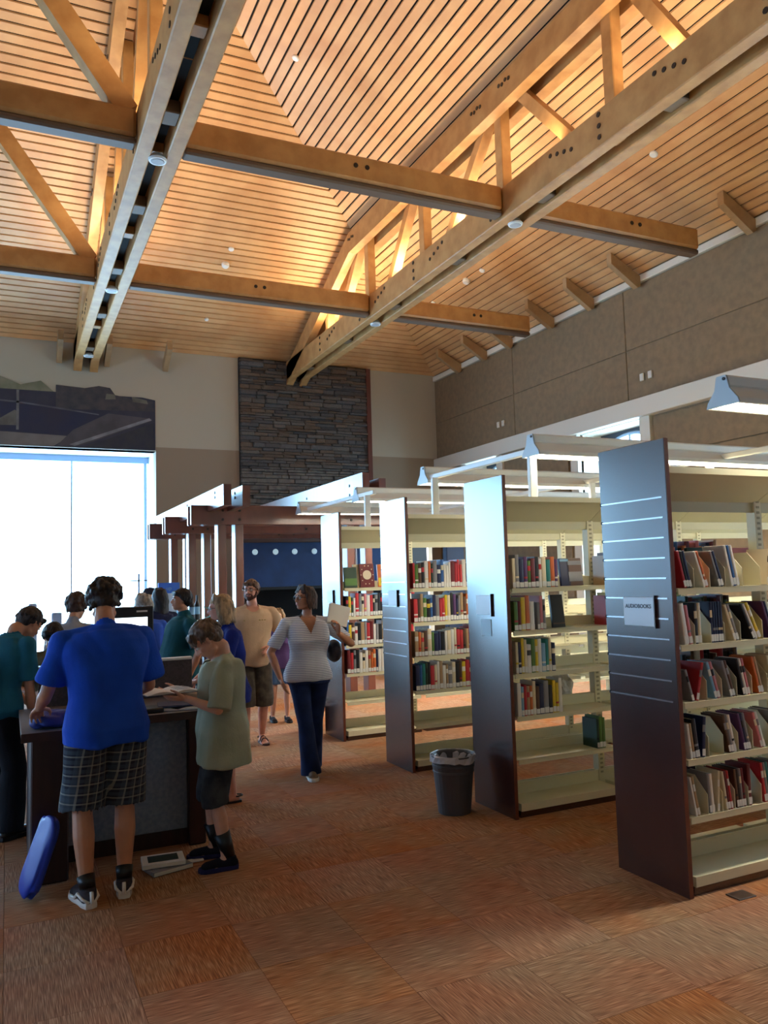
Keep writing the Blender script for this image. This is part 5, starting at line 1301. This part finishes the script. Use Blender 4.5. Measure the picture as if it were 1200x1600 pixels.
# 6 child in purple beyond
far('', (2.93,9.25), 176, 1.30, sk1, 'fair-haired child in purple top and denim shorts beyond the walking woman', sex='f', wid=1.0, hh=.20, head=(0,-20,0), feet=((-.08,.04),(.08,-.04)),
   shirt=dict(mat=cloth('purple', (86,62,112)), hem=.62, inf=.012, sleeve=.7, label='purple top'), legs=dict(mat=cloth('denimlight', (74,104,140)), hem=.44, r=(.088,.09), inf=.008, name='shorts', label='denim shorts'),
   shoes=dict(kind='shoe', mat=cloth('shoe_dark', (40,30,34)), sole=m_black), hair=dict(style='bob', len=.10, mat=hairm('sandy', (170,132,92))))
# 7 man in dark teal, side view
far('', (1.50,7.80), 96, 1.60, sk3, 'dark-haired man in dark teal T-shirt facing left behind the divider', wid=1.2, belly=.032, lean=-2, head=(-2,0,0), hands=((-.21,-.02,.80),(.2,.1,.82)),
   shirt=dict(mat=cloth('teal', (22,78,88)), hem=.70, inf=.014, sleeve=.85, cuff=.068, label='dark teal T-shirt'), legs=dict(mat=m_darkcl, hem=.06, r=(.104,.07), mid=.074, label='dark trousers'),
   shoes=dict(kind='shoe', mat=m_black, sole=m_black), hair=dict(style='short', mat=hairm('black', (34,28,30))))
# 8 woman with long dark hair
far('', (1.60,9.5), 12, 1.60, sk3, 'woman with long dark hair in dark clothes, seen from behind left of the teal shirt', sex='f', wid=1.0, head=(0,0,0),
   shirt=dict(mat=cloth('inkblue', (30,34,64)), hem=.72, inf=.012, sleeve=1.6, label='dark top'), legs=dict(mat=m_darkcl, hem=.06, r=(.1,.066), mid=.07, label='dark trousers'),
   shoes=dict(kind='shoe', mat=m_black, sole=m_black), hair=dict(style='long', len=.30, mat=hairm('black', (34,28,30))))
# 9 fair-haired person in blue
far('', (1.24,8.3), 5, 1.56, sk1, 'fair short-haired person in a loose blue shirt seen from behind by the monitor', sex='f', wid=1.1, head=(0,10,0),
   shirt=dict(mat=cloth('shirtblue', (44,84,190)), hem=.62, inf=.020, sleeve=1.5, label='loose blue shirt'), legs=dict(mat=m_darkcl, hem=.06, r=(.1,.066), mid=.07, label='dark trousers'),
   shoes=dict(kind='shoe', mat=m_black, sole=m_black), hair=dict(style='bob', len=.06, mat=hairm('silver', (176,164,150))))
# 10 person with cap
far('', (1.65,10.5), 60, 1.61, sk2, 'person in a dark peaked cap farthest back by the window', wid=1.0, head=(0,0,0),
   shirt=dict(mat=cloth('greyblue', (120,134,168)), hem=.72, inf=.014, sleeve=.8, label='grey-blue shirt'), legs=dict(mat=m_darkcl, hem=.06, r=(.1,.066), mid=.07, label='dark trousers'),
   shoes=dict(kind='shoe', mat=m_black, sole=m_black), hair=dict(style='cap', mat=cloth('capdark', (44,44,54))))
# 11 boy in teal at the left edge, leaning
p11 = person((-.07,6.12), -56, 1.60, sk2, 'boy in teal T-shirt and black trousers at the left edge, head bowed', wid=1.05, lean=17, head=(34,0,0), vox=.0065, hands=((-.05,.30,.84),(.19,.16,.74)), elbow=((-.6,-.6,-.5),(.6,-.6,-.3)),
   feet=((-.13,0),(.13,.04)), curl=(.6,.5), shirt=dict(mat=cloth('tealshirt', (34,104,128)), hem=.80, inf=.016, sleeve=.85, cuff=.072, fold=.005, neck='round', label='teal T-shirt'),
   legs=dict(mat=m_darkcl, hem=.05, r=(.108,.092), mid=.088, fold=.006, label='baggy black trousers'), shoes=dict(kind='shoe', mat=m_black, sole=m_black), hair=dict(style='short', mat=hairm('duskbrown', (70,62,60))))
bp = MB(); bp.blob((0,0,0), (.15,.10,.20)); bp.blob((0,-.06,-.06), (.11,.06,.11)); me = remesh(bp, .012, 4); me.name = 'backpack'; me.materials.append(cloth('backpack', (44,52,130)))
link('backpack', me, p11['root'], (0,-.14,1.04))
# 12 small boy facing the camera
far('', (.325,6.72), 178, 1.395, sk3, 'small dark-haired boy in olive shirt looking down behind the desk', wid=.92, hh=.205, lean=5, head=(28,0,0), hands=((-.12,.24,.88),(.12,.24,.88)), elbow=((-.8,-.5,-.3),(.8,-.5,-.3)),
   feet=((-.08,0),(.08,.05)), shirt=dict(mat=cloth('olive', (96,88,66)), hem=.60, inf=.018, sleeve=.95, cuff=.068, label='olive brown T-shirt'), legs=dict(mat=m_darkcl, hem=.34, r=(.09,.09), inf=.01, name='shorts', label='dark shorts'),
   shoes=dict(kind='shoe', mat=m_black, sole=m_black), hair=dict(style='short', fringe=True, mat=hairm('black', (34,28,30))))
# 13 person with bushy brown hair
far('', (.50,7.35), -20, 1.60, sk2, 'person with bushy brown hair half hidden behind the man in bright blue', sex='f', wid=1.05, lean=6, head=(14,-12,0),
   shirt=dict(mat=cloth('palegrey', (150,152,160)), hem=.75, inf=.014, sleeve=.8, label='pale grey shirt'), legs=dict(mat=m_darkcl, hem=.06, r=(.1,.07), mid=.072, label='dark trousers'),
   shoes=dict(kind='shoe', mat=m_black, sole=m_black), hair=dict(style='curly', mat=hairm('brown', (78,54,44))))
# 14 person cut by the left edge
far('', (-.30,7.2), -80, 1.36, sk2, 'person cut off by the left edge behind the boy in teal', wid=1.0, hh=.20, shirt=dict(mat=cloth('dullblue', (70,96,140)), hem=.66, inf=.014, sleeve=.8, label='dull blue shirt'),
   legs=dict(mat=m_darkcl, hem=.06, r=(.095,.07), mid=.072, label='dark trousers'), shoes=dict(kind='shoe', mat=m_black, sole=m_black), hair=dict(style='short', mat=hairm('duskbrown', (70,62,60))))
